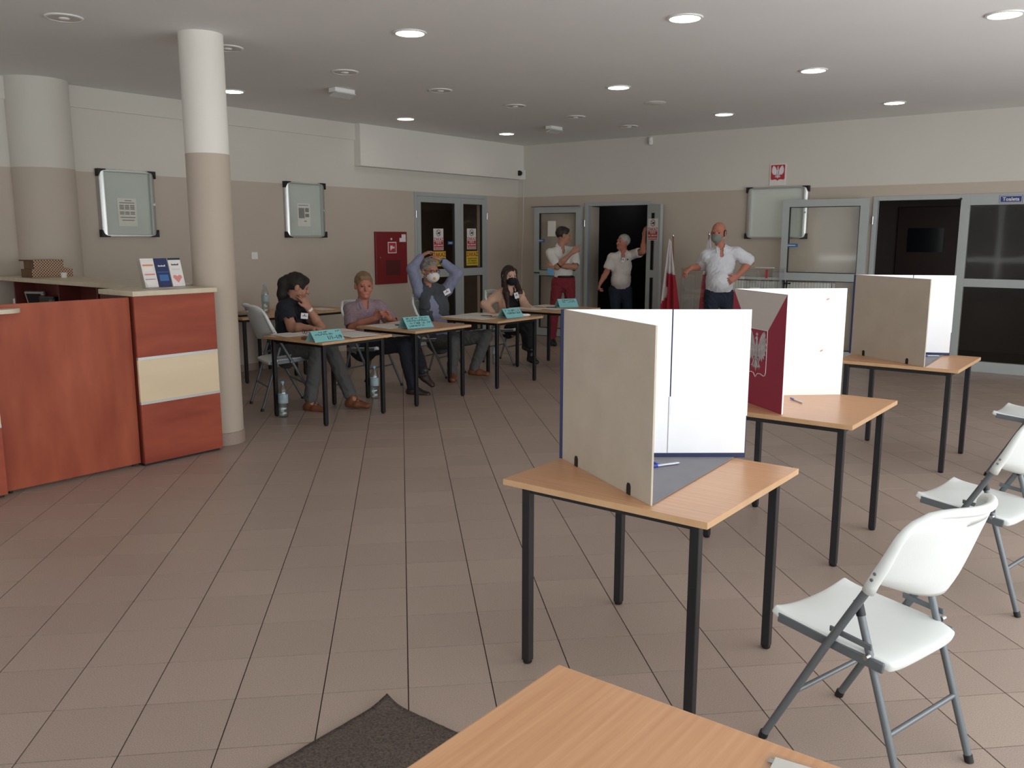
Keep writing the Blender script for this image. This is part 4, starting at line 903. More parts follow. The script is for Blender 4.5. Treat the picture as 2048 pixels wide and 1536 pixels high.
t = thing('surgical_mask', 'crumpled light blue surgical mask behind the second cyan card', 'face mask', (-6.2, 6.24, ZT)); blob('fabric', 'mask_blue', t, (-6.12, 6.22, ZT + .022), (.05, .08, .045), zc=1)
for s in (-1, 1): MB().tube([(-6.12, 6.22 + s * .07, ZT + .015), (-6.06, 6.22 + s * .10, ZT + .004), (-6.04, 6.22 + s * .06, ZT + .004)], .0015, 5).build('ear_loop', 'white_plastic', t)
t = thing('correction_roller', 'small white tube lying at the right end of the third clerk table', 'tube', (-5.70, 7.56, ZT)); MB().tube([(-5.73, 7.50, ZT + .016), (-5.66, 7.62, ZT + .016)], .015, 12).build('body', 'white_plastic', t, smooth=60); MB().tube([(-5.66, 7.62, ZT + .016), (-5.652, 7.635, ZT + .016)], .009, 10).build('cap', 'white_plastic', t, smooth=60)
# plastic sleeve on the near table
t = thing('document_sleeve', 'clear punched document sleeve on the near table at the bottom edge', 'sleeve', (-.36, 1.25, ZT))
MB().obox((-.335, 1.185, ZT + .0012), (1, .12, 0), (-.12, 1, 0), (0, 0, 1), .105, .149, .0008).build('paper', 'paper', t); MB().obox((-.34, 1.187, ZT + .0026), (1, .12, 0), (-.12, 1, 0), (0, 0, 1), .112, .155, .0004).build('film', 'acrylic', t)
ed = MB()
for k in range(6): ed.obox(V3(-.34, 1.187, ZT + .0034) + nrm((1, .12, 0)) * -.104 + nrm((-.12, 1, 0)) * (.13 - .05 * k), (1, .12, 0), (-.12, 1, 0), (0, 0, 1), .004, .006, .0002)
ed.build('punched_edge', 'steel', t)
# entrance mat
def door_mat():
    n = 40; x0, x1, y0, y1 = -2.03, -1.2, .35, 1.912; vs = []; fs = []
    for j in range(n + 1):
        for i in range(n + 1):
            a, b = i / n, j / n; x = x0 + (x1 - x0) * a; y = y0 + (y1 - y0) * b
            curl = max(0, 1 - math.hypot(x - x0, y - y1) / .09) ** 1.5
            vs.append((x + .012 * curl + random.uniform(-.0012, .0012), y - .006 * curl + random.uniform(-.0012, .0012), .009 + .03 * curl + random.uniform(0, .002)))
    fs = [(j * (n + 1) + i, j * (n + 1) + i + 1, (j + 1) * (n + 1) + i + 1, (j + 1) * (n + 1) + i) for j in range(n) for i in range(n)]
    o = MB().add(vs, fs).build('door_mat', 'mat_fibre', smooth=180, loc=(-1.4, 1.1, 0)); s = o.modifiers.new('s', 'SOLIDIFY'); s.thickness = .008; s.offset = -1
    tag(o, 'dark brown fibre door mat with a lifted corner at the bottom edge', 'door mat')
door_mat()
# ------------------------------------------------------------------ bottles
def make_bottle():
    t = thing('water_bottle', 'x', 'bottle'); r = .043
    prof = [(.001, 0), (.03, 0), (.04, .006), (r, .02), (r, .05), (.040, .055), (r, .06), (r, .09), (.040, .095), (r, .10), (r, .215), (.040, .235), (.028, .27), (.016, .295), (.0135, .31), (.0135, .318), (.001, .318)]
    MB().lathe(prof, seg=20).build('bottle_body', 'bottle_plastic', t, smooth=50)
    MB().lathe([(.0435, .13), (.0437, .135), (.0437, .205), (.0435, .21), (.0425, .208), (.0425, .132)], seg=20).build('label', 'bottle_label', t, smooth=40)
    MB().lathe([(.0155, .306), (.016, .308), (.016, .324), (.014, .327), (.001, .327)], seg=16).build('cap', 'bottle_cap', t, smooth=40)
    MB().lathe([(.001, .004), (.037, .006), (.0405, .02), (.038, .055), (.0405, .062), (.0405, .12), (.001, .12)], seg=20).build('water', 'bottle_plastic', t, smooth=50)
    return t
B_pr = make_bottle(); bf = [True]
for x, y, z, l in ((-6.22, 4.71, 0, 'clear water bottle on the floor by the nearest clerk table leg'), (-6.25, 5.845, 0, 'clear water bottle on the floor between the first two clerk tables'), (-7.15, 6.16, 0, 'clear water bottle on the floor behind the first clerk table, partly hidden'), (-6.77, 8.42, 0, 'clear water bottle on the floor under the third clerk table'), (-8.3, 6.10, ZT, 'clear water bottle standing on the side table by the wall')):
    o = B_pr if bf[0] else copy_tree(B_pr); bf[0] = False; o.location = (x, y, z); o.rotation_euler = (0, 0, random.uniform(0, 6)); tag(o, l, 'bottle', 'clear water bottles')
# side table clutter
t = thing('laptop', 'closed black laptop on the side table next to the column', 'laptop', (-8.25, 5.75, ZT)); box('shell', 'screen_dark', t, -8.42, -8.08, 5.60, 5.84, ZT + .001, ZT + .022, bevel=.005); box('lid_badge', 'device_grey', t, -8.27, -8.23, 5.70, 5.73, ZT + .022, ZT + .0225)
sheet(-8.18, 6.45, 5, 'paper sheet on the side table behind the woman in the dark top', group=None, lines=False); sheet(-8.22, 6.85, 85, 'paper sheet on the side table beneath the second notice board', group=None, lines=False)
# ------------------------------------------------------------------ people: signed distance modelling
class SDF:
    def __init__(s): s.p = []
    def cone(s, a, b, ra, rb, k=.02, flat=None, sub=False):
        a = np.array(a, float); b = np.array(b, float); m = max(ra, rb); s.p.append(('c', a, b, ra, rb, k, flat, sub, np.minimum(a, b) - m, np.maximum(a, b) + m)); return s
    def ell(s, c, r, B=None, k=.02, sub=False):
        c = np.array(c, float); r = np.array(r, float); B = np.eye(3) if B is None else np.array(B, float); m = r.max()
        s.p.append(('e', c, r, B, 0, k, None, sub, c - m, c + m)); return s
    def plane(s, o, n, k=.004):        # keep the side that n points away from
        s.p.append(('p', np.array(o, float), nrm(n), 0, 0, k, None, True, None, None)); return s
    def field(s, res, wr=0, seed=0):
        lo = np.min([q[8] for q in s.p if q[8] is not None and not q[7]], 0) - 3 * res; hi = np.max([q[9] for q in s.p if q[9] is not None and not q[7]], 0) + 3 * res
        n = np.ceil((hi - lo) / res).astype(int) + 1; D = np.full(n, .06, np.float32)
        ax = [lo[i] + np.arange(n[i]) * res for i in range(3)]
        for (ty, A, Bq, C_, E_, k, flat, sub, pl, ph) in s.p:
            if ty == 'p':
                X = (ax[0] - A[0])[:, None, None] * Bq[0] + (ax[1] - A[1])[None, :, None] * Bq[1] + (ax[2] - A[2])[None, None, :] * Bq[2]
                D = np.maximum(D, X.astype(np.float32)); continue
            mg = k + 2 * res + .004
            i0 = np.clip(np.floor((pl - mg - lo) / res).astype(int), 0, n - 1); i1 = np.clip(np.ceil((ph + mg - lo) / res).astype(int) + 1, 1, n)
            if (i1 <= i0).any(): continue
            gx, gy, gz = (ax[i][i0[i]:i1[i]] for i in range(3))
            P = np.stack(np.meshgrid(gx, gy, gz, indexing='ij'), -1)
            if ty == 'c':
                ba = Bq - A; L2 = max(ba @ ba, 1e-9); t = np.clip(((P - A) @ ba) / L2, 0, 1)
                q = P - A - t[..., None] * ba
                if flat is not None:
                    fn, fs = flat; q = q + ((q @ fn) * (1 / fs - 1))[..., None] * fn
                d = np.linalg.norm(q, axis=-1) - (C_ + (E_ - C_) * t)
                if flat is not None: d = d * max(flat[1], .6)
            else:
                q = (P - A) @ C_.T; k0 = np.linalg.norm(q / Bq, axis=-1); k1 = np.linalg.norm(q / (Bq * Bq), axis=-1); d = k0 * (k0 - 1) / np.maximum(k1, 1e-6)
            sl = tuple(slice(i0[i], i1[i]) for i in range(3)); o = D[sl]
            if sub: h = np.clip(.5 - .5 * (o + d) / k, 0, 1); D[sl] = o * (1 - h) + (-d) * h + k * h * (1 - h)
            else: h = np.clip(.5 + .5 * (o - d) / k, 0, 1); D[sl] = o * (1 - h) + d * h - k * h * (1 - h)
        if wr:
            rnd = np.random.RandomState(seed); W = np.zeros(n, np.float32)
            for q in range(9):
                f = rnd.randn(3); f = f / np.linalg.norm(f) * 2 * math.pi / rnd.uniform(.05, .16)
                W += np.sin((ax[0] * f[0])[:, None, None] + (ax[1] * f[1])[None, :, None] + (ax[2] * f[2])[None, None, :] + rnd.uniform(0, 6)).astype(np.float32)
            D = D + np.abs(W) * wr * .6 - wr * .9
        return D, lo, res
    def mesh(s, name, res=.007, off=(0, 0, 0), wr=0, seed=0):
        D, lo, res = s.field(res, wr, seed); n = np.array(D.shape)
        neg = D < 0; cn = n - 1
        cnt = np.zeros(cn, np.int8)
        for c in range(8): cnt += neg[(c & 1):cn[0] + (c & 1), ((c >> 1) & 1):cn[1] + ((c >> 1) & 1), ((c >> 2) & 1):cn[2] + ((c >> 2) & 1)]
        act = (cnt > 0) & (cnt < 8); idx = np.argwhere(act); vid = np.full(cn, -1, np.int32); vid[act] = np.arange(len(idx))
        acc = np.zeros((len(idx), 3)); num = np.zeros(len(idx)); val = {}
        for c in range(8):
            o = np.array((c & 1, (c >> 1) & 1, (c >> 2) & 1)); q = idx + o; val[c] = D[q[:, 0], q[:, 1], q[:, 2]].astype(float)
        for a in range(8):
            for b in (1, 2, 4):
                if a & b: continue
                c = a | b; va, vb = val[a], val[c]; m = (va < 0) != (vb < 0); t = np.where(m, va / np.where(m, va - vb, 1), 0)
                oa = np.array((a & 1, (a >> 1) & 1, (a >> 2) & 1), float); d = np.array((b & 1, (b >> 1) & 1, (b >> 2) & 1), float)
                acc[m] += oa + t[m, None] * d; num[m] += 1
        v = lo + (idx + acc / num[:, None]) * res
        F = []
        for axis in range(3):
            sl0 = [slice(1, -1)] * 3; sl1 = [slice(1, -1)] * 3; sl0[axis] = slice(0, -1); sl1[axis] = slice(1, None)
            A, B = neg[tuple(sl0)], neg[tuple(sl1)]; ch = np.argwhere(A != B)
            if not len(ch): continue
            ofs = np.ones(3, int); ofs[axis] = 0; g = ch + ofs; inside = A[tuple(ch.T)]
            u, w = [(1, 2), (2, 0), (0, 1)][axis]; eu = np.zeros(3, int); eu[u] = 1; ew = np.zeros(3, int); ew[w] = 1
            q = [g - eu - ew, g - ew, g, g - eu]; ids = np.stack([vid[tuple(x.T)] for x in q], 1); ok = (ids >= 0).all(1); ids = ids[ok]; ins = inside[ok]
            ids[~ins] = ids[~ins][:, ::-1]; F.append(ids)
        F = np.concatenate(F)
        me = bpy.data.meshes.new(name); v = v - np.array(off)
        me.vertices.add(len(v)); me.vertices.foreach_set('co', v.ravel()); me.loops.add(F.size); me.loops.foreach_set('vertex_index', F.ravel().astype(np.int32))
        me.polygons.add(len(F)); me.polygons.foreach_set('loop_start', np.arange(0, F.size, 4, dtype=np.int32)); me.polygons.foreach_set('use_smooth', np.ones(len(F), bool)); me.update(); me.validate()
        return me
def sdf_obj(name, S, m, parent=None, res=.007, off=None, wr=0, seed=0, loc=None):
    o = bpy.data.objects.new(name, S.mesh(name, res, off, wr, seed)); COL.objects.link(o)
    if parent: o.parent = parent
    elif loc is not None: o.location = loc
    o.data.materials.append(MATS[m]); return o
PPL = {
 'p1': {'head': (-6.711, 5.303, 1.115), 'neck': (-6.758, 5.267, 0.976), 'chest': (-6.797, 5.237, 0.836), 'pel': (-6.817, 5.222, 0.49), 'shA': (-6.674, 5.117, 0.927), 'shB': (-6.847, 5.388, 0.911), 'elA': (-6.543, 5.092, 0.752), 'wrA': (-6.361, 5.157, 0.75), 'elB': (-6.56, 5.446, 0.722), 'wrB': (-6.558, 5.308, 0.916), 'hiA': (-6.775, 5.153, 0.476), 'hiB': (-6.852, 5.296, 0.464), 'knA': (-6.276, 5.159, 0.554), 'knB': (-6.359, 5.386, 0.553), 'anA': (-6.279, 5.056, 0.069), 'anB': (-6.03, 5.349, 0.092), 'face': (0.535, 0.796, -0.283), 'hdA': (0.9, 0.435, 0), 'hnA': (0, 0, -1), 'hdB': (-0.276, -0.278, 0.92), 'hnB': (-0.976, 0.05, -0.212), 'toeA': (0.976, 0.216, 0), 'toeB': (0.959, 0.283, 0), 'fwd': (0.63, 0.776, 0)},
 'p2': {'head': (-6.799, 6.246, 1.085), 'neck': (-6.807, 6.24, 0.906), 'chest': (-6.802, 6.244, 0.758), 'pel': (-6.813, 6.235, 0.438), 'shA': (-6.903, 6.141, 0.834), 'shB': (-6.697, 6.35, 0.857), 'elA': (-6.758, 6.026, 0.667), 'wrA': (-6.508, 6.118, 0.763), 'elB': (-6.528, 6.393, 0.694), 'wrB': (-6.412, 6.23, 0.761), 'hiA': (-6.865, 6.196, 0.416), 'hiB': (-6.763, 6.274, 0.427), 'knA': (-6.271, 6.276, 0.482), 'knB': (-6.245, 6.397, 0.513), 'anA': (-6.111, 6.248, 0.068), 'anB': (-6.027, 6.312, 0.24), 'face': (0.852, -0.513, -0.103), 'hdA': (0.741, 0.296, 0.603), 'hnA': (0.901, -0.434, 0), 'hdB': (-0.378, -0.663, 0.646), 'hnB': (0.193, -0.981, 0), 'toeA': (0.937, 0.344, -0.05), 'toeB': (0.828, 0.14, -0.543), 'fwd': (0.901, -0.434, 0)},
 'p3': {'head': (-6.835, 7.293, 1.21), 'neck': (-6.856, 7.277, 0.987), 'chest': (-6.799, 7.321, 0.803), 'pel': (-6.748, 7.36, 0.413), 'shA': (-6.913, 7.195, 0.971), 'shB': (-6.716, 7.448, 0.984), 'elA': (-6.923, 7.098, 1.231), 'wrA': (-6.931, 7.257, 1.368), 'elB': (-6.585, 7.486, 1.176), 'wrB': (-6.745, 7.4, 1.323), 'hiA': (-6.771, 7.317, 0.392), 'hiB': (-6.688, 7.432, 0.399), 'knA': (-6.34, 7.145, 0.429), 'knB': (-6.228, 7.572, 0.472), 'anA': (-6.36, 7.129, 0.085), 'anB': (-6.294, 7.433, 0.105), 'face': (0.97, -0.219, -0.102), 'hdA': (0.376, 0.781, 0.498), 'hnA': (0.217, -0.105, -0.97), 'hdB': (-0.88, -0.227, 0.418), 'hnB': (0.047, -0.237, -0.97), 'toeA': (0.691, -0.723, 0), 'toeB': (0.959, 0.283, 0), 'fwd': (0.943, -0.332, 0)},
 'p4': {'head': (-6.734, 8.66, 1.103), 'neck': (-6.744, 8.652, 0.926), 'chest': (-6.739, 8.656, 0.767), 'pel': (-6.744, 8.652, 0.447), 'shA': (-6.822, 8.567, 0.864), 'shB': (-6.643, 8.73, 0.863), 'elA': (-6.948, 8.419, 0.746), 'wrA': (-6.825, 8.438, 0.631), 'elB': (-6.459, 8.645, 0.725), 'wrB': (-6.295, 8.57, 0.694), 'hiA': (-6.779, 8.625, 0.428), 'hiB': (-6.698, 8.688, 0.441), 'knA': (-6.397, 8.542, 0.479), 'knB': (-6.35, 8.552, 0.512), 'anA': (-6.476, 8.67, 0.254), 'anB': (-6.384, 8.653, 0.11), 'face': (0.904, -0.426, -0.051), 'hdA': (0.947, 0.066, -0.316), 'hnA': (-0.193, 0.25, -0.949), 'hdB': (0.987, 0.125, -0.101), 'hnB': (0, 0, -1), 'toeA': (0.857, -0.516, 0), 'toeB': (0.88, -0.475, -0.02), 'fwd': (0.905, -0.426, 0)},
 'p5': {'head': (-7.202, 10.548, 1.612), 'neck': (-7.235, 10.522, 1.439), 'chest': (-7.217, 10.537, 1.294), 'pel': (-7.196, 10.552, 0.958), 'shA': (-7.305, 10.368, 1.36), 'shB': (-7.111, 10.694, 1.38), 'elA': (-7.16, 10.328, 1.162), 'wrA': (-6.956, 10.409, 1.371), 'elB': (-7.02, 10.588, 1.158), 'wrB': (-7.171, 10.319, 1.184), 'hiA': (-7.266, 10.498, 0.928), 'hiB': (-7.132, 10.602, 0.936), 'knA': (-7.286, 10.445, 0.466), 'knB': (-7.104, 10.624, 0.464), 'anA': (-7.324, 10.453, 0.083), 'anB': (-7.112, 10.618, 0.083), 'face': (0.723, 0.688, -0.051), 'hdA': (0.74, 0.445, 0.504), 'hnA': (-0.77, 0.477, -0.424), 'hdB': (-0.722, -0.69, 0.052), 'hnB': (-0.611, 0.791, 0), 'toeA': (0.761, -0.648, 0), 'toeB': (0.952, -0.306, 0), 'fwd': (0.88, -0.475, 0)},
 'p6': {'head': (-6.691, 11.385, 1.509), 'neck': (-6.682, 11.392, 1.346), 'chest': (-6.702, 11.376, 1.174), 'pel': (-6.708, 11.372, 0.813), 'shA': (-6.807, 11.27, 1.287), 'shB': (-6.574, 11.475, 1.331), 'elA': (-6.87, 11.222, 1.062), 'wrA': (-6.907, 11.117, 0.908), 'elB': (-6.351, 11.395, 1.379), 'wrB': (-6.393, 11.489, 1.591), 'hiA': (-6.78, 11.316, 0.79), 'hiB': (-6.642, 11.423, 0.798), 'knA': (-6.746, 11.318, 0.45), 'knB': (-6.611, 11.447, 0.449), 'anA': (-6.766, 11.352, 0.086), 'anB': (-6.568, 11.48, 0.089), 'face': (-0.369, -0.921, 0.121), 'hdA': (-0.057, -0.443, -0.895), 'hnA': (0.836, 0.494, -0.241), 'hdB': (0.04, 0.031, 0.999), 'hnB': (0.434, 0.901, 0), 'toeA': (0.283, -0.959, 0), 'toeB': (0.761, -0.648, 0), 'fwd': (0.395, -0.919, 0)},
 'p7': {'head': (-4.532, 9.995, 1.641), 'neck': (-4.501, 10.019, 1.459), 'chest': (-4.5, 10.019, 1.283), 'pel': (-4.503, 10.018, 0.909), 'shA': (-4.661, 9.958, 1.367), 'shB': (-4.324, 10.093, 1.4), 'elA': (-4.789, 10.1, 1.226), 'wrA': (-4.808, 9.845, 1.214), 'elB': (-4.205, 10.222, 1.29), 'wrB': (-4.26, 9.99, 1.126), 'hiA': (-4.575, 9.961, 0.884), 'hiB': (-4.428, 10.075, 0.884), 'knA': (-4.569, 9.941, 0.489), 'knB': (-4.382, 10.086, 0.489), 'anA': (-4.565, 9.97, 0.084), 'anB': (-4.356, 10.131, 0.084), 'face': (0.126, -0.991, -0.051), 'hdA': (-0.454, -0.734, -0.505), 'hnA': (-0.25, -0.193, -0.949), 'hdB': (-0.489, -0.723, -0.488), 'hnB': (-0.764, 0.636, -0.108), 'toeA': (0.435, -0.9, 0), 'toeB': (0.857, -0.516, 0), 'fwd': (0.485, -0.875, 0)}}
def head_frame(J, tilt=None):
    f = nrm(J['face']); u = V3(0, 0, 1) if tilt is None else nrm(tilt); u = nrm(u - f * (u @ f)); r = np.cross(f, u); return f, u, r
def hand(S, w, d, n, side, curl=.5, sc_=1.0, point=False, spread=.0):
    d = nrm(d); n = np.array(n, float); n = nrm(n - d * (n @ d)); s = np.cross(d, n) * side
    S.cone(w, w + d * .05, .026, .032, .02, (n, .6)); S.cone(w + d * .03, w + d * .085, .034, .034, .015, (n, .42))
    for i, L in enumerate((.040, .046, .043, .034)):
        b = w + d * (.088 - .004 * abs(i - 1.3)) + s * (-.029 + .0195 * i); c = .15 if (point and i == 0) else curl * (1 + .08 * i)
        dd = nrm(d + s * spread * (i - 1.5)); d1 = dd * math.cos(c) + n * math.sin(c); d2 = dd * math.cos(2.1 * c) + n * math.sin(2.1 * c)
        S.cone(b, b + d1 * L, .0098, .0092, .006); S.cone(b + d1 * L, b + d1 * L + d2 * L * .85, .0092, .0078, .006)
    tb = w + d * .028 - s * .028; t1 = nrm(d * .75 - s * .65 + n * .25); t2 = nrm(d * .95 - s * .2 + n * .35)
    S.cone(tb, tb + t1 * .04, .0135, .0115, .012); S.cone(tb + t1 * .04, tb + t1 * .04 + t2 * .032, .0112, .009, .008)
def build_person(key, label, skin, top, bottom, shoe, hair, o):
    J = {k: np.array(v, float) for k, v in PPL[key].items()}
    f, u, r = head_frame(J, o.get('tilt')); hd = J['head']; fwd = nrm(J['fwd']); hs_ = o.get('hs', 1.0)
    H = lambda x, y, z: hd + (r * x + f * y + u * z) * hs_
    B = np.stack([r, f, u]); g = o.get('girth', 1.0); belly = o.get('belly', 0)
    base = V3(J['pel'][0], J['pel'][1], 0); loc = tuple(base)
    waist = J['pel'] * .55 + J['chest'] * .45
    shm = (J['shA'] + J['shB']) / 2
    S = SDF()
    def torso(S, e, k=.04):
        fl = (fwd, .68)
        S.cone(J['pel'], waist, .138 * g + e, .128 * g + e, k, fl); S.cone(waist, J['chest'], .128 * g + e, .140 * g + e, k, fl); S.cone(J['chest'], shm * .8 + J['neck'] * .2, .138 * g + e, .085 + e, k, fl)
        for q in ('shA', 'shB'): S.cone(J[q], J['chest'] * .35 + J['neck'] * .65, .058 + e, .07 + e, k, None)
        if belly: S.ell(waist + fwd * (.05 + belly * .3) - V3(0, 0, .02), (.125 * g + e, .125 * g + e, .13 + e), None, .05)
        for q in o.get('bust', ()): S.ell(J['chest'] + fwd * .075 + np.cross(fwd, (0, 0, 1)) * q - V3(0, 0, .03), (.062 + e, .062 + e, .062 + e), None, .04)
    torso(S, -.012)
    nb_ = J['neck']; S.cone(nb_ - V3(0, 0, .03), H(0, -.012, -.05), .062 * o.get('nk', 1), .052 * o.get('nk', 1), .03)
    S.ell(H(0, -.014, .03), np.array((.076, .096, .09)) * hs_, B, .02); S.ell(H(0, .02, -.03), np.array((.062, .070, .086)) * hs_, B, .03); S.ell(H(0, .045, -.085), np.array((.040, .040, .030)) * hs_, B, .03)
    S.cone(H(-.034, .078, .024), H(.034, .078, .024), .011 * hs_, .011 * hs_, .018); S.cone(H(0, .083, .008), H(0, .106, -.026), .009 * hs_, .0135 * hs_, .012)
    S.ell(H(0, .083, -.062), np.array((.024, .010, .009)) * hs_, B, .01); S.ell(H(0, .086, -.092), np.array((.018, .010, .012)) * hs_, B, .015)
    for s in (-1, 1):
        S.ell(H(s * .03, .094, .004), np.array((.016, .012, .010)) * hs_, B, .010, sub=True); S.ell(H(s * .077, -.006, -.006), np.array((.011, .02, .032)) * hs_, B, .008); S.ell(H(s * .04, .062, -.03), np.array((.022, .02, .022)) * hs_, B, .02)
    S.cone(H(-.018, .0965, -.0625), H(.018, .0965, -.0625), .0022, .0022, .004, sub=True)
    for q, sd in (('A', 1), ('B', -1)):
        ua = o.get('arm', 1.0)
        S.cone(J['sh' + q], J['el' + q], .050 * ua, .041 * ua, .025); S.cone(J['el' + q], J['el' + q] * .6 + J['wr' + q] * .4, .042 * ua, .041 * ua, .02); S.cone(J['el' + q] * .6 + J['wr' + q] * .4, J['wr' + q], .041 * ua, .027 * ua, .02)
        hand(S, J['wr' + q], J['hd' + q], J['hn' + q], sd * o.get('side' + q, 1), o.get('curl' + q, .5), point=o.get('point' + q, False), spread=o.get('spread' + q, .04))
        S.cone(J['hi' + q], J['kn' + q], .072, .05, .03); S.cone(J['kn' + q], J['an' + q], .048, .034, .02); S.cone(J['an' + q], J['an' + q] + nrm(J['toe' + q]) * .09 - V3(0, 0, .048), .034, .018, .02)
    body = sdf_obj('person', S, skin, None, .0068, loc, loc=loc); tag(body, label, 'person')
    # garments
    T = SDF(); torso(T, o.get('loose', .006))
    sl = o.get('sleeve', .55)
    for q in ('A', 'B') if sl > 0 else ():
        a, b, c = J['sh' + q], J['el' + q], J['wr' + q]
        if sl <= 1: T.cone(a, a + (b - a) * sl, .066 * ua, .064 * ua + o.get('sleeve_flare', .004), .03)
        else: T.cone(a, b, .068, .062, .03); T.cone(b, b + (c - b) * min(sl - 1, .97), .062, .046, .02)
        if sl <= 1: T.cone(a + (b - a) * (sl + .12), a + (b - a) * (sl + .5), .057 * ua, .055 * ua, .004, sub=True)
    T.cone(nb_ + V3(0, 0, .03) - fwd * .01, nb_ - V3(0, 0, .012) + fwd * .015, .062, .066, .012)
    T.cone(nb_ + V3(0, 0, .1), nb_ + fwd * .085 - V3(0, 0, o.get('vneck', .03) + .02), .055, .022, .01, sub=True)
    if 'hem' in o: T.plane(J['pel'] + V3(0, 0, o['hem']), (0, 0, -1))
    sh = sdf_obj(o.get('top_name', 'shirt'), T, top, body, .007, loc, o.get('wr', .0022), 3)
    # collar: two flaps round the neck
    if o.get('collar'):
        cb = SDF(); rr_ = np.cross(fwd, (0, 0, 1))
        for s in (-1, 1):
            p0 = nb_ - fwd * .058 + V3(0, 0, .035); p1 = nb_ + rr_ * s * .068 + V3(0, 0, .024); p2 = nb_ + rr_ * s * .055 + fwd * .055 - V3(0, 0, .008); p3 = nb_ + rr_ * s * .052 + fwd * .092 - V3(0, 0, .055)
            cb.cone(p0, p1, .014, .014, .01); cb.cone(p1, p2, .014, .015, .01); cb.cone(p2, p3, .016, .009, .01)
        sdf_obj('collar', cb, o['collar'], sh, .006, loc)
    L = SDF(); L.cone(J['pel'] + V3(0, 0, .03), J['pel'] - V3(0, 0, .03), .136 * g, .132 * g, .04, (fwd, .75))
    for q in ('A', 'B'):
        lw = o.get('leg', 1.0); a, b, c = J['hi' + q], J['kn' + q], J['an' + q]
        L.cone(a, b, .092 * lw, .068 * lw, .035); L.cone(b, b + (c - b) * o.get('leglen', 1.0), .068 * lw, o.get('cuff', .056), .02)
    if o.get('standing'): L.plane(J['pel'] + V3(0, 0, o.get('belt', .075)), (0, 0, 1))
    lo_ = sdf_obj('trousers', L, bottom, body, .0075, loc, .003, 5)
    for q in ('A', 'B'):
        a = J['an' + q]; td = nrm(J['toe' + q]); W = SDF(); side = nrm(np.cross(td, (0, 0, 1))); nz = np.cross(side, td)
        hz = -.045; heel = a - td * .035 + nz * hz; toe = a + td * .16 + nz * (hz - .008)
        W.cone(heel, a + td * .06 + nz * hz, .042, .047, .02); W.cone(a + td * .06 + nz * hz, toe, .047, .034, .02, (nz, .8)); W.cone(a + nz * .015 + td * .012, a - td * .01 + nz * -.03, .044, .046, .02)
        if o.get('boot'): W.cone(a + nz * .16, a, .048, .047, .02)
        W.plane(a - nz * .078, -nz)
        if o.get('open_shoe'): W.ell(a + td * .055 + nz * .012, (.036, .05, .04), np.stack([side, td, nz]), .01, sub=True)
        s_ = sdf_obj('shoe', W, shoe, body, .006, loc)
        if o.get('open_shoe'): MB().tube([a + td * .06 + side * .045 - nz * .04, a + td * .062 + nz * .005, a + td * .06 - side * .045 - nz * .04], .009, 8).build('strap', shoe, s_, smooth=60)
    # face details
    for s in (-1, 1):
        blob('eye', 'eye_white', body, (0, 0, 0), (.001, .001, .001)) if 0 else None
        E_ = SDF().ell(H(s * .03, .0765, .004), np.array((.0125, .0085, .0075)) * hs_, B, .002); sdf_obj('eye', E_, 'eye_dark', body, .0035, loc)
        E_ = SDF().cone(H(s * .016, .0905, .022), H(s * .046, .077, .023), .0042, .0032, .003); sdf_obj('eyebrow', E_, o.get('brow', hair), body, .0035, loc)
    if not o.get('mask'):
        E_ = SDF().cone(H(-.019, .0885, -.0635), H(.019, .0885, -.0635), .0048, .0048, .003); sdf_obj('mouth', E_, 'lips', body, .0035, loc)
    # hair
    hk = o['hair']; Q = SDF()
    if hk != 'bald':
        Q.ell(H(0, -.018, .036), np.array((.082, .100, .094)) * hs_, B, .02)
        Q.ell(H(0, .096, -.026), np.array((.082, .085, .088)) * hs_, B, .012, sub=True)
        Q.ell(H(0, .02, -.115), np.array((.10, .115, .085)) * hs_, B, .015, sub=True)
        if hk in ('pony', 'long'): Q.p = Q.p[:2]
        if hk == 'short' and not o.get('thin'): Q.cone(H(-.035, .062, .082), H(.04, .060, .084), .016, .016, .025)
        if hk == 'pony':
            b0 = H(0, -.09, .045)
            Q.cone(H(0, -.05, .05), b0, .05, .038, .03); Q.cone(b0, b0 - f * .045 - V3(0, 0, .05), .040, .05, .03); Q.cone(b0 - f * .045 - V3(0, 0, .05), b0 - f * .065 - V3(0, 0, .16), .052, .045, .03); Q.cone(b0 - f * .065 - V3(0, 0, .16), b0 - f * .085 - V3(0, 0, .25), .043, .015, .03)
            Q.cone(H(-.05, .06, .075), H(.05, .06, .075), .03, .03, .03); Q.cone(H(.06, .05, .06), H(.072, .045, -.0), .018, .012, .02)
        if hk == 'long':
            for s in (-1, 1):
                Q.cone(H(s * .06, .02, .06), H(s * .078, .02, -.06), .03, .026, .02); Q.cone(H(s * .078, .02, -.06), H(s * .09, .10, -.19), .030, .042, .02); Q.cone(H(s * .09, .10, -.19), H(s * .085, .165, -.40), .042, .024, .02)
            Q.cone(H(0, -.07, 0), H(0, -.075, -.25), .075, .06, .04)
    else:
        Q.ell(H(0, -.022, .0), np.array((.084, .098, .085)) * hs_, B, .01); Q.plane(H(0, .03, 0), f); Q.plane(H(0, 0, .055), u * .9 + f * .35); Q.plane(H(0, 0, -.045), -u)
    sdf_obj('hair', Q, hair, body, .0055, loc, .002, 9)
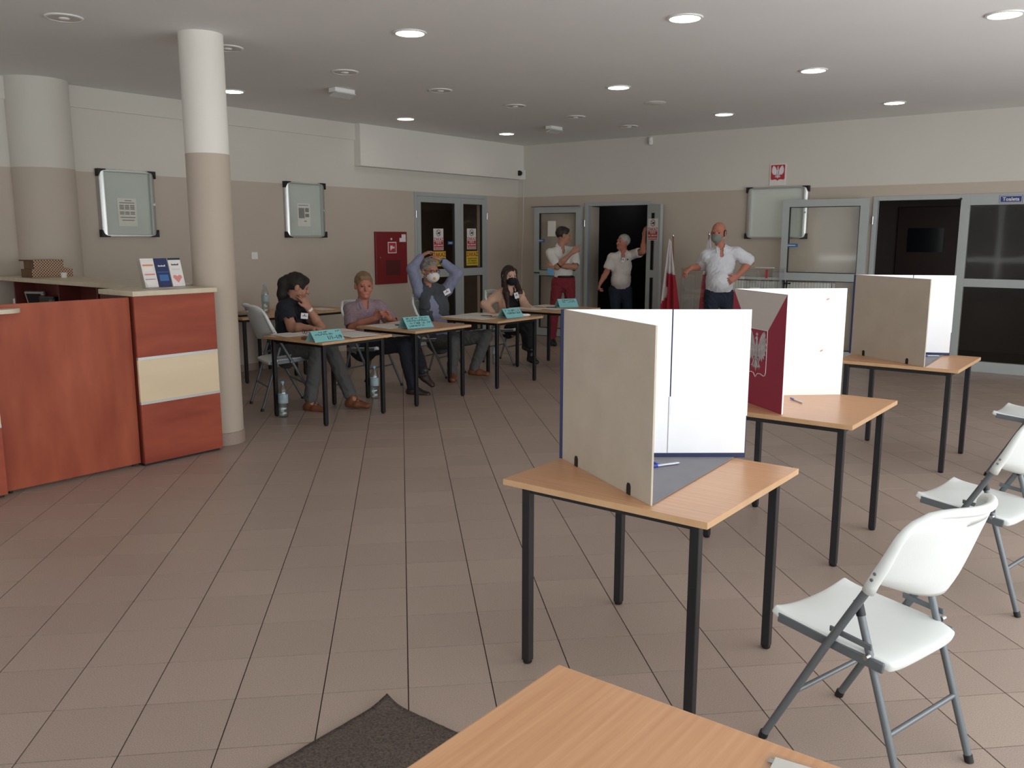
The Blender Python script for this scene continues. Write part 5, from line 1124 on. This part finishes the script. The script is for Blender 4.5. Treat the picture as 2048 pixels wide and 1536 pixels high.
    if o.get('mask'):
        M_ = SDF(); M_.ell(H(0, .058, -.052), np.array((.064, .070 if o['mask'] != 'mask_white' else .078, .060)) * hs_, B, .01); M_.ell(H(0, -.02, -.03), np.array((.12, .075, .14)) * hs_, B, .01, sub=True); M_.plane(H(0, .1, -.008), u - f * .25)
        mk = sdf_obj('face_mask', M_, o['mask'], body, .005, loc)
        for s in (-1, 1): MB().tube([H(s * .056, .045, -.03), H(s * .075, .0, -.01), H(s * .084, -.02, .01), H(s * .08, -.012, -.035), H(s * .056, .045, -.07)], .0022, 6).build('ear_loop', 'white_plastic', mk, smooth=60)
        if o['mask'] == 'mask_white': sdf_obj('valve', SDF().ell(H(.02, .124, -.06), (.02, .014, .02), B, .004), 'valve_yellow', mk, .005, loc)
    if o.get('glasses'):
        G = None
        for s in (-1, 1):
            q = [H(s * .032 + .024 * math.cos(a), .102, .002 + .017 * math.sin(a)) for a in np.linspace(0, 2 * math.pi, 14, endpoint=False)]; mb = MB().tube(q, .0028, 6, False, True)
            mb.tube([H(s * .056, .10, .006), H(s * .084, .0, .006)], .0026, 6); G = mb.build('glasses_frame', 'glasses_brown', body)
    return body, J, loc, fwd, torso
mat('skin_fair', 'C79B86', .55, noise=.06, nscale=14); mat('skin_tan', 'B07F68', .55, noise=.08, nscale=14); mat('skin_ruddy', 'B87762', .55, noise=.08, nscale=14); mat('skin_pale', 'CFA794', .55, noise=.05, nscale=14)
mat('lips', '9A5A52', .5); mat('eye_dark', '2B211E', .3); mat('eye_white', 'DDD8D2', .3)
mat('hair_black', '17130F', .75, c2='241B16', nscale=30); mat('hair_sand', '8A6E50', .6, c2='7A5E42', nscale=40); mat('hair_grey', '8F8A82', .65, c2='6E6860', nscale=40); mat('hair_brown', '24140F', .6, c2='38211A', nscale=25); mat('hair_dark', '231A17', .55, c2='30231D', nscale=30); mat('hair_white', 'B5B2AC', .65, c2='938F88', nscale=40)
mat('cloth_navy', '1B1E29', .85, noise=.15, nscale=20); mat('cloth_mauve', '8C7680', .85, c2='9B8690', nscale=60); mat('cloth_blue', '8A8FA8', .8, c2='7E8299', nscale=30, stretch=(3, 3, .3)); mat('cloth_vest', '4A4E54', .85, noise=.12, nscale=20)
mat('cloth_peach', 'D6AE96', .8, noise=.08, nscale=12); mat('cloth_white', 'D9D6D0', .8, noise=.04, nscale=12); mat('cloth_white_cool', 'D8DAE0', .8, noise=.05, nscale=10); mat('cloth_polo', 'D6CFC9', .85, noise=.04, nscale=12)
mat('trouser_grey', '565656', .85, noise=.12, nscale=12); mat('trouser_navy', '171A26', .85, noise=.12, nscale=12); mat('trouser_black', '15161A', .85, noise=.1); mat('trouser_red', '7E2430', .85, noise=.12, nscale=8); mat('denim', '1C2436', .85, noise=.15, nscale=20)
mat('leather_brown', '7A4830', .5, noise=.15, nscale=20); mat('leather_black', '18181A', .45); mat('leather_dark', '2E211B', .5)
mat('mask_black', '121318', .8); mat('mask_white', 'E6E2E2', .8); mat('mask_grey', '8A9088', .85, c2='6F766E', nscale=70); mat('valve_yellow', 'D8A94A', .5); mat('glasses_brown', '5A2E22', .4); mat('strap_white', 'E6E2DC', .5); mat('badge_white', 'E2E2E4', .5)
def badge(body, o, n, label=None, w=.085, h=.055, tilt=0):
    n = nrm(n); u = nrm(np.cross((0, 0, 1), n)); v = np.cross(n, u); c, s = math.cos(R(tilt)), math.sin(R(tilt)); u, v = u * c + v * s, v * c - u * s
    b = MB().obox(o, u, v, n, w / 2, h / 2, .0015).build('badge', 'badge_white', body); MB().obox(np.array(o) + n * .002, u, v, n, w * .3, .003, .0004).obox(np.array(o) + n * .002 + v * .012, u, v, n, .006, .006, .0004).build('badge_print', 'ink', b)
def wrist_band(body, a, b, t, r, m, name, w=.014):
    a, b = np.array(a), np.array(b); p = a + (b - a) * t; d = nrm(b - a); MB().tube([p - d * w / 2, p + d * w / 2], r, 16).build(name, m, body, smooth=60)
BADGE = {'p1': [-6.551, 5.25, 0.849], 'p3': [-6.551, 7.273, 0.976], 'p4': [-6.578, 8.603, 0.866], 'p6': [-6.609, 11.259, 1.253], 'p6b': [-6.556, 11.3, 1.26], 'p5m': [-7.205, 10.23, 1.099]}
# seated woman, dark top
b, J, loc, F, TS = build_person('p1', 'seated woman in a dark top with a ponytail, chin resting on her hand', 'skin_tan', 'cloth_navy', 'trouser_grey', 'leather_brown', 'hair_black',
    dict(hs=1.1, hair='pony', sleeve=.5, arm=1.12, girth=1.06, bust=(-.06, .06), open_shoe=True, leglen=.9, cuff=.062, vneck=.05, curlA=.5, curlB=.35, spreadB=.12, leg=1.05, collar='cloth_navy', sleeve_flare=.008))
wrist_band(b, J['elB'], J['wrB'], .95, .034, 'strap_white', 'wrist_watch', .022); wrist_band(b, J['elA'], J['wrA'], .93, .032, 'strap_white', 'bracelet')
badge(b, BADGE['p1'], F + np.cross(F, (0, 0, 1)) * 1.2, tilt=-8)
# seated man, mauve shirt
b, J, loc, F, TS = build_person('p2', 'seated man in a mauve short sleeved shirt with clasped hands', 'skin_ruddy', 'cloth_mauve', 'trouser_navy', 'leather_dark', 'hair_sand',
    dict(hs=1.16, hair='short', sleeve=.82, collar='cloth_mauve', curlA=.75, curlB=.75, vneck=.02, arm=1.05, loose=.010, girth=1.05, sleeve_flare=.01))
for k in range(4): MB().lathe([(.001, -.003), (.006, 0), (.001, .003)], tuple(J['chest'] + F * .112 + V3(0, 0, .06 - .06 * k)), 8).build('button', 'strap_white', b)
# seated man, arms behind head
b, J, loc, F, TS = build_person('p3', 'leaning seated man in a grey vest and white mask, hands behind his head', 'skin_tan', 'cloth_blue', 'trouser_grey', 'leather_brown', 'hair_grey',
    dict(hs=1.15, vneck=-.02, hair='short', sleeve=1.9, mask='mask_white', glasses=True, collar='cloth_vest', curlA=.35, curlB=.35, girth=1.08, belly=.03, leg=1.08, loose=.008))
vb = SDF(); TS(vb, .022); rt_ = np.cross(F, (0, 0, 1))
vb.cone(J['neck'] + V3(0, 0, .05) - F * .01, J['neck'] - V3(0, 0, .02), .078, .09, .02)
vb.cone(J['neck'] + F * .15 + V3(0, 0, .03) + rt_ * .04, J['pel'] + F * .24 + rt_ * .04, .055, .11, .015, sub=True)
vb.cone(J['neck'] + V3(0, 0, .13), J['neck'] + F * .03 - V3(0, 0, .0), .060, .05, .01, sub=True)
for q in ('A', 'B'): vb.cone(J['sh' + q] + (J['sh' + q] - J['neck']) * .15, J['el' + q], .085, .075, .01, sub=True)
sdf_obj('vest', vb, 'cloth_vest', b, .007, loc, .003, 4)
badge(b, BADGE['p3'], F + V3(0, 0, .2), tilt=24); wrist_band(b, J['elB'], J['wrB'], .93, .046, 'leather_black', 'wrist_watch', .02)
# seated young woman
b, J, loc, F, TS = build_person('p4', 'seated woman with long brown hair, black mask and peach blazer', 'skin_pale', 'trouser_black', 'trouser_black', 'leather_black', 'hair_brown',
    dict(hair='long', sleeve=0, mask='mask_black', boot=True, leg=.85, girth=.86, arm=.85, hs=1.05, bust=(-.055, .055), vneck=.03, top_name='camisole', loose=.0, leglen=.8, cuff=.05, curlA=.6, brow='hair_dark'))
bz = SDF(); TS(bz, .020); rt_ = np.cross(F, (0, 0, 1))
for q in ('A', 'B'): bz.cone(J['sh' + q], J['el' + q], .064, .056, .03).cone(J['el' + q], J['el' + q] + (J['wr' + q] - J['el' + q]) * .9, .056, .044, .02)
bz.cone(J['neck'] + F * .11 + V3(0, 0, .03), J['pel'] + F * .19, .062, .11, .015, sub=True); bz.cone(J['neck'] + V3(0, 0, .12), J['neck'] + F * .03 - V3(0, 0, .01), .066, .06, .01, sub=True)
sdf_obj('blazer', bz, 'cloth_peach', b, .007, loc, .0035, 6); badge(b, BADGE['p4'], F + V3(0, 0, .2), w=.06, h=.075, tilt=12)
# standing man, red trousers
b, J, loc, F, TS = build_person('p5', 'standing dark haired man in a white shirt and red trousers, pointing', 'skin_tan', 'cloth_white', 'trouser_red', 'leather_black', 'hair_dark',
    dict(hs=1.04, hair='short', sleeve=.72, collar='cloth_white', standing=True, hem=.05, curlA=.9, pointA=True, curlB=.4, vneck=.05, leg=1.0, leglen=1.0, girth=1.02, sleeve_flare=.012, sideA=-1))
MB().tube([J['pel'] + V3(math.cos(a) * .142 * (1), math.sin(a) * .125, .062) for a in np.linspace(0, 2 * math.pi, 24, endpoint=False)], .014, 8, False, True).build('belt', 'leather_black', b, smooth=60)
mk = np.array(BADGE['p5m']); q = MB().obox(mk, nrm((.6, .5, -.3)), nrm((-.4, .6, .2)), (.3, -.2, .9), .05, .004, .045).build('surgical_mask', 'mask_blue', b, bevel=.003); MB().tube([mk + V3(0, 0, .04), J['elA'] + V3(-.05, -.02, .0)], .0018, 5).tube([mk + V3(.02, .02, .04), J['elA'] + V3(-.02, -.02, .0)], .0018, 5).build('ear_loop', 'white_plastic', q)
wrist_band(b, J['elA'], J['wrA'], .15, .045, 'leather_black', 'wrist_watch', .018)
# man in the doorway
b, J, loc, F, TS = build_person('p6', 'grey haired man in a white polo standing in the dark doorway with one arm raised', 'skin_ruddy', 'cloth_polo', 'denim', 'leather_black', 'hair_white',
    dict(hair='short', sleeve=.6, collar='cloth_polo', standing=True, thin=True, hem=.005, belly=.04, girth=1.0, curlA=.8, curlB=.3, vneck=.05, belt=.06, sleeve_flare=.012))
badge(b, BADGE['p6'], F + V3(0, 0, .25), w=.045, h=.07, tilt=-10); blob('chest_logo', 'ink', b, BADGE['p6b'], (.012, .012, .012))
# bald man
b, J, loc, F, TS = build_person('p7', 'bald man in a white shirt and grey mask with one hand on his hip', 'skin_ruddy', 'cloth_white_cool', 'denim', 'leather_black', 'hair_dark',
    dict(hs=1.07, hair='bald', sleeve=.8, mask='mask_grey', collar='cloth_white_cool', standing=True, hem=.015, belly=.04, girth=1.1, curlB=.25, spreadB=.14, curlA=.6, vneck=.07, arm=1.08, belt=.065, sleeve_flare=.018, loose=.012, sideB=-1))
flush_text()
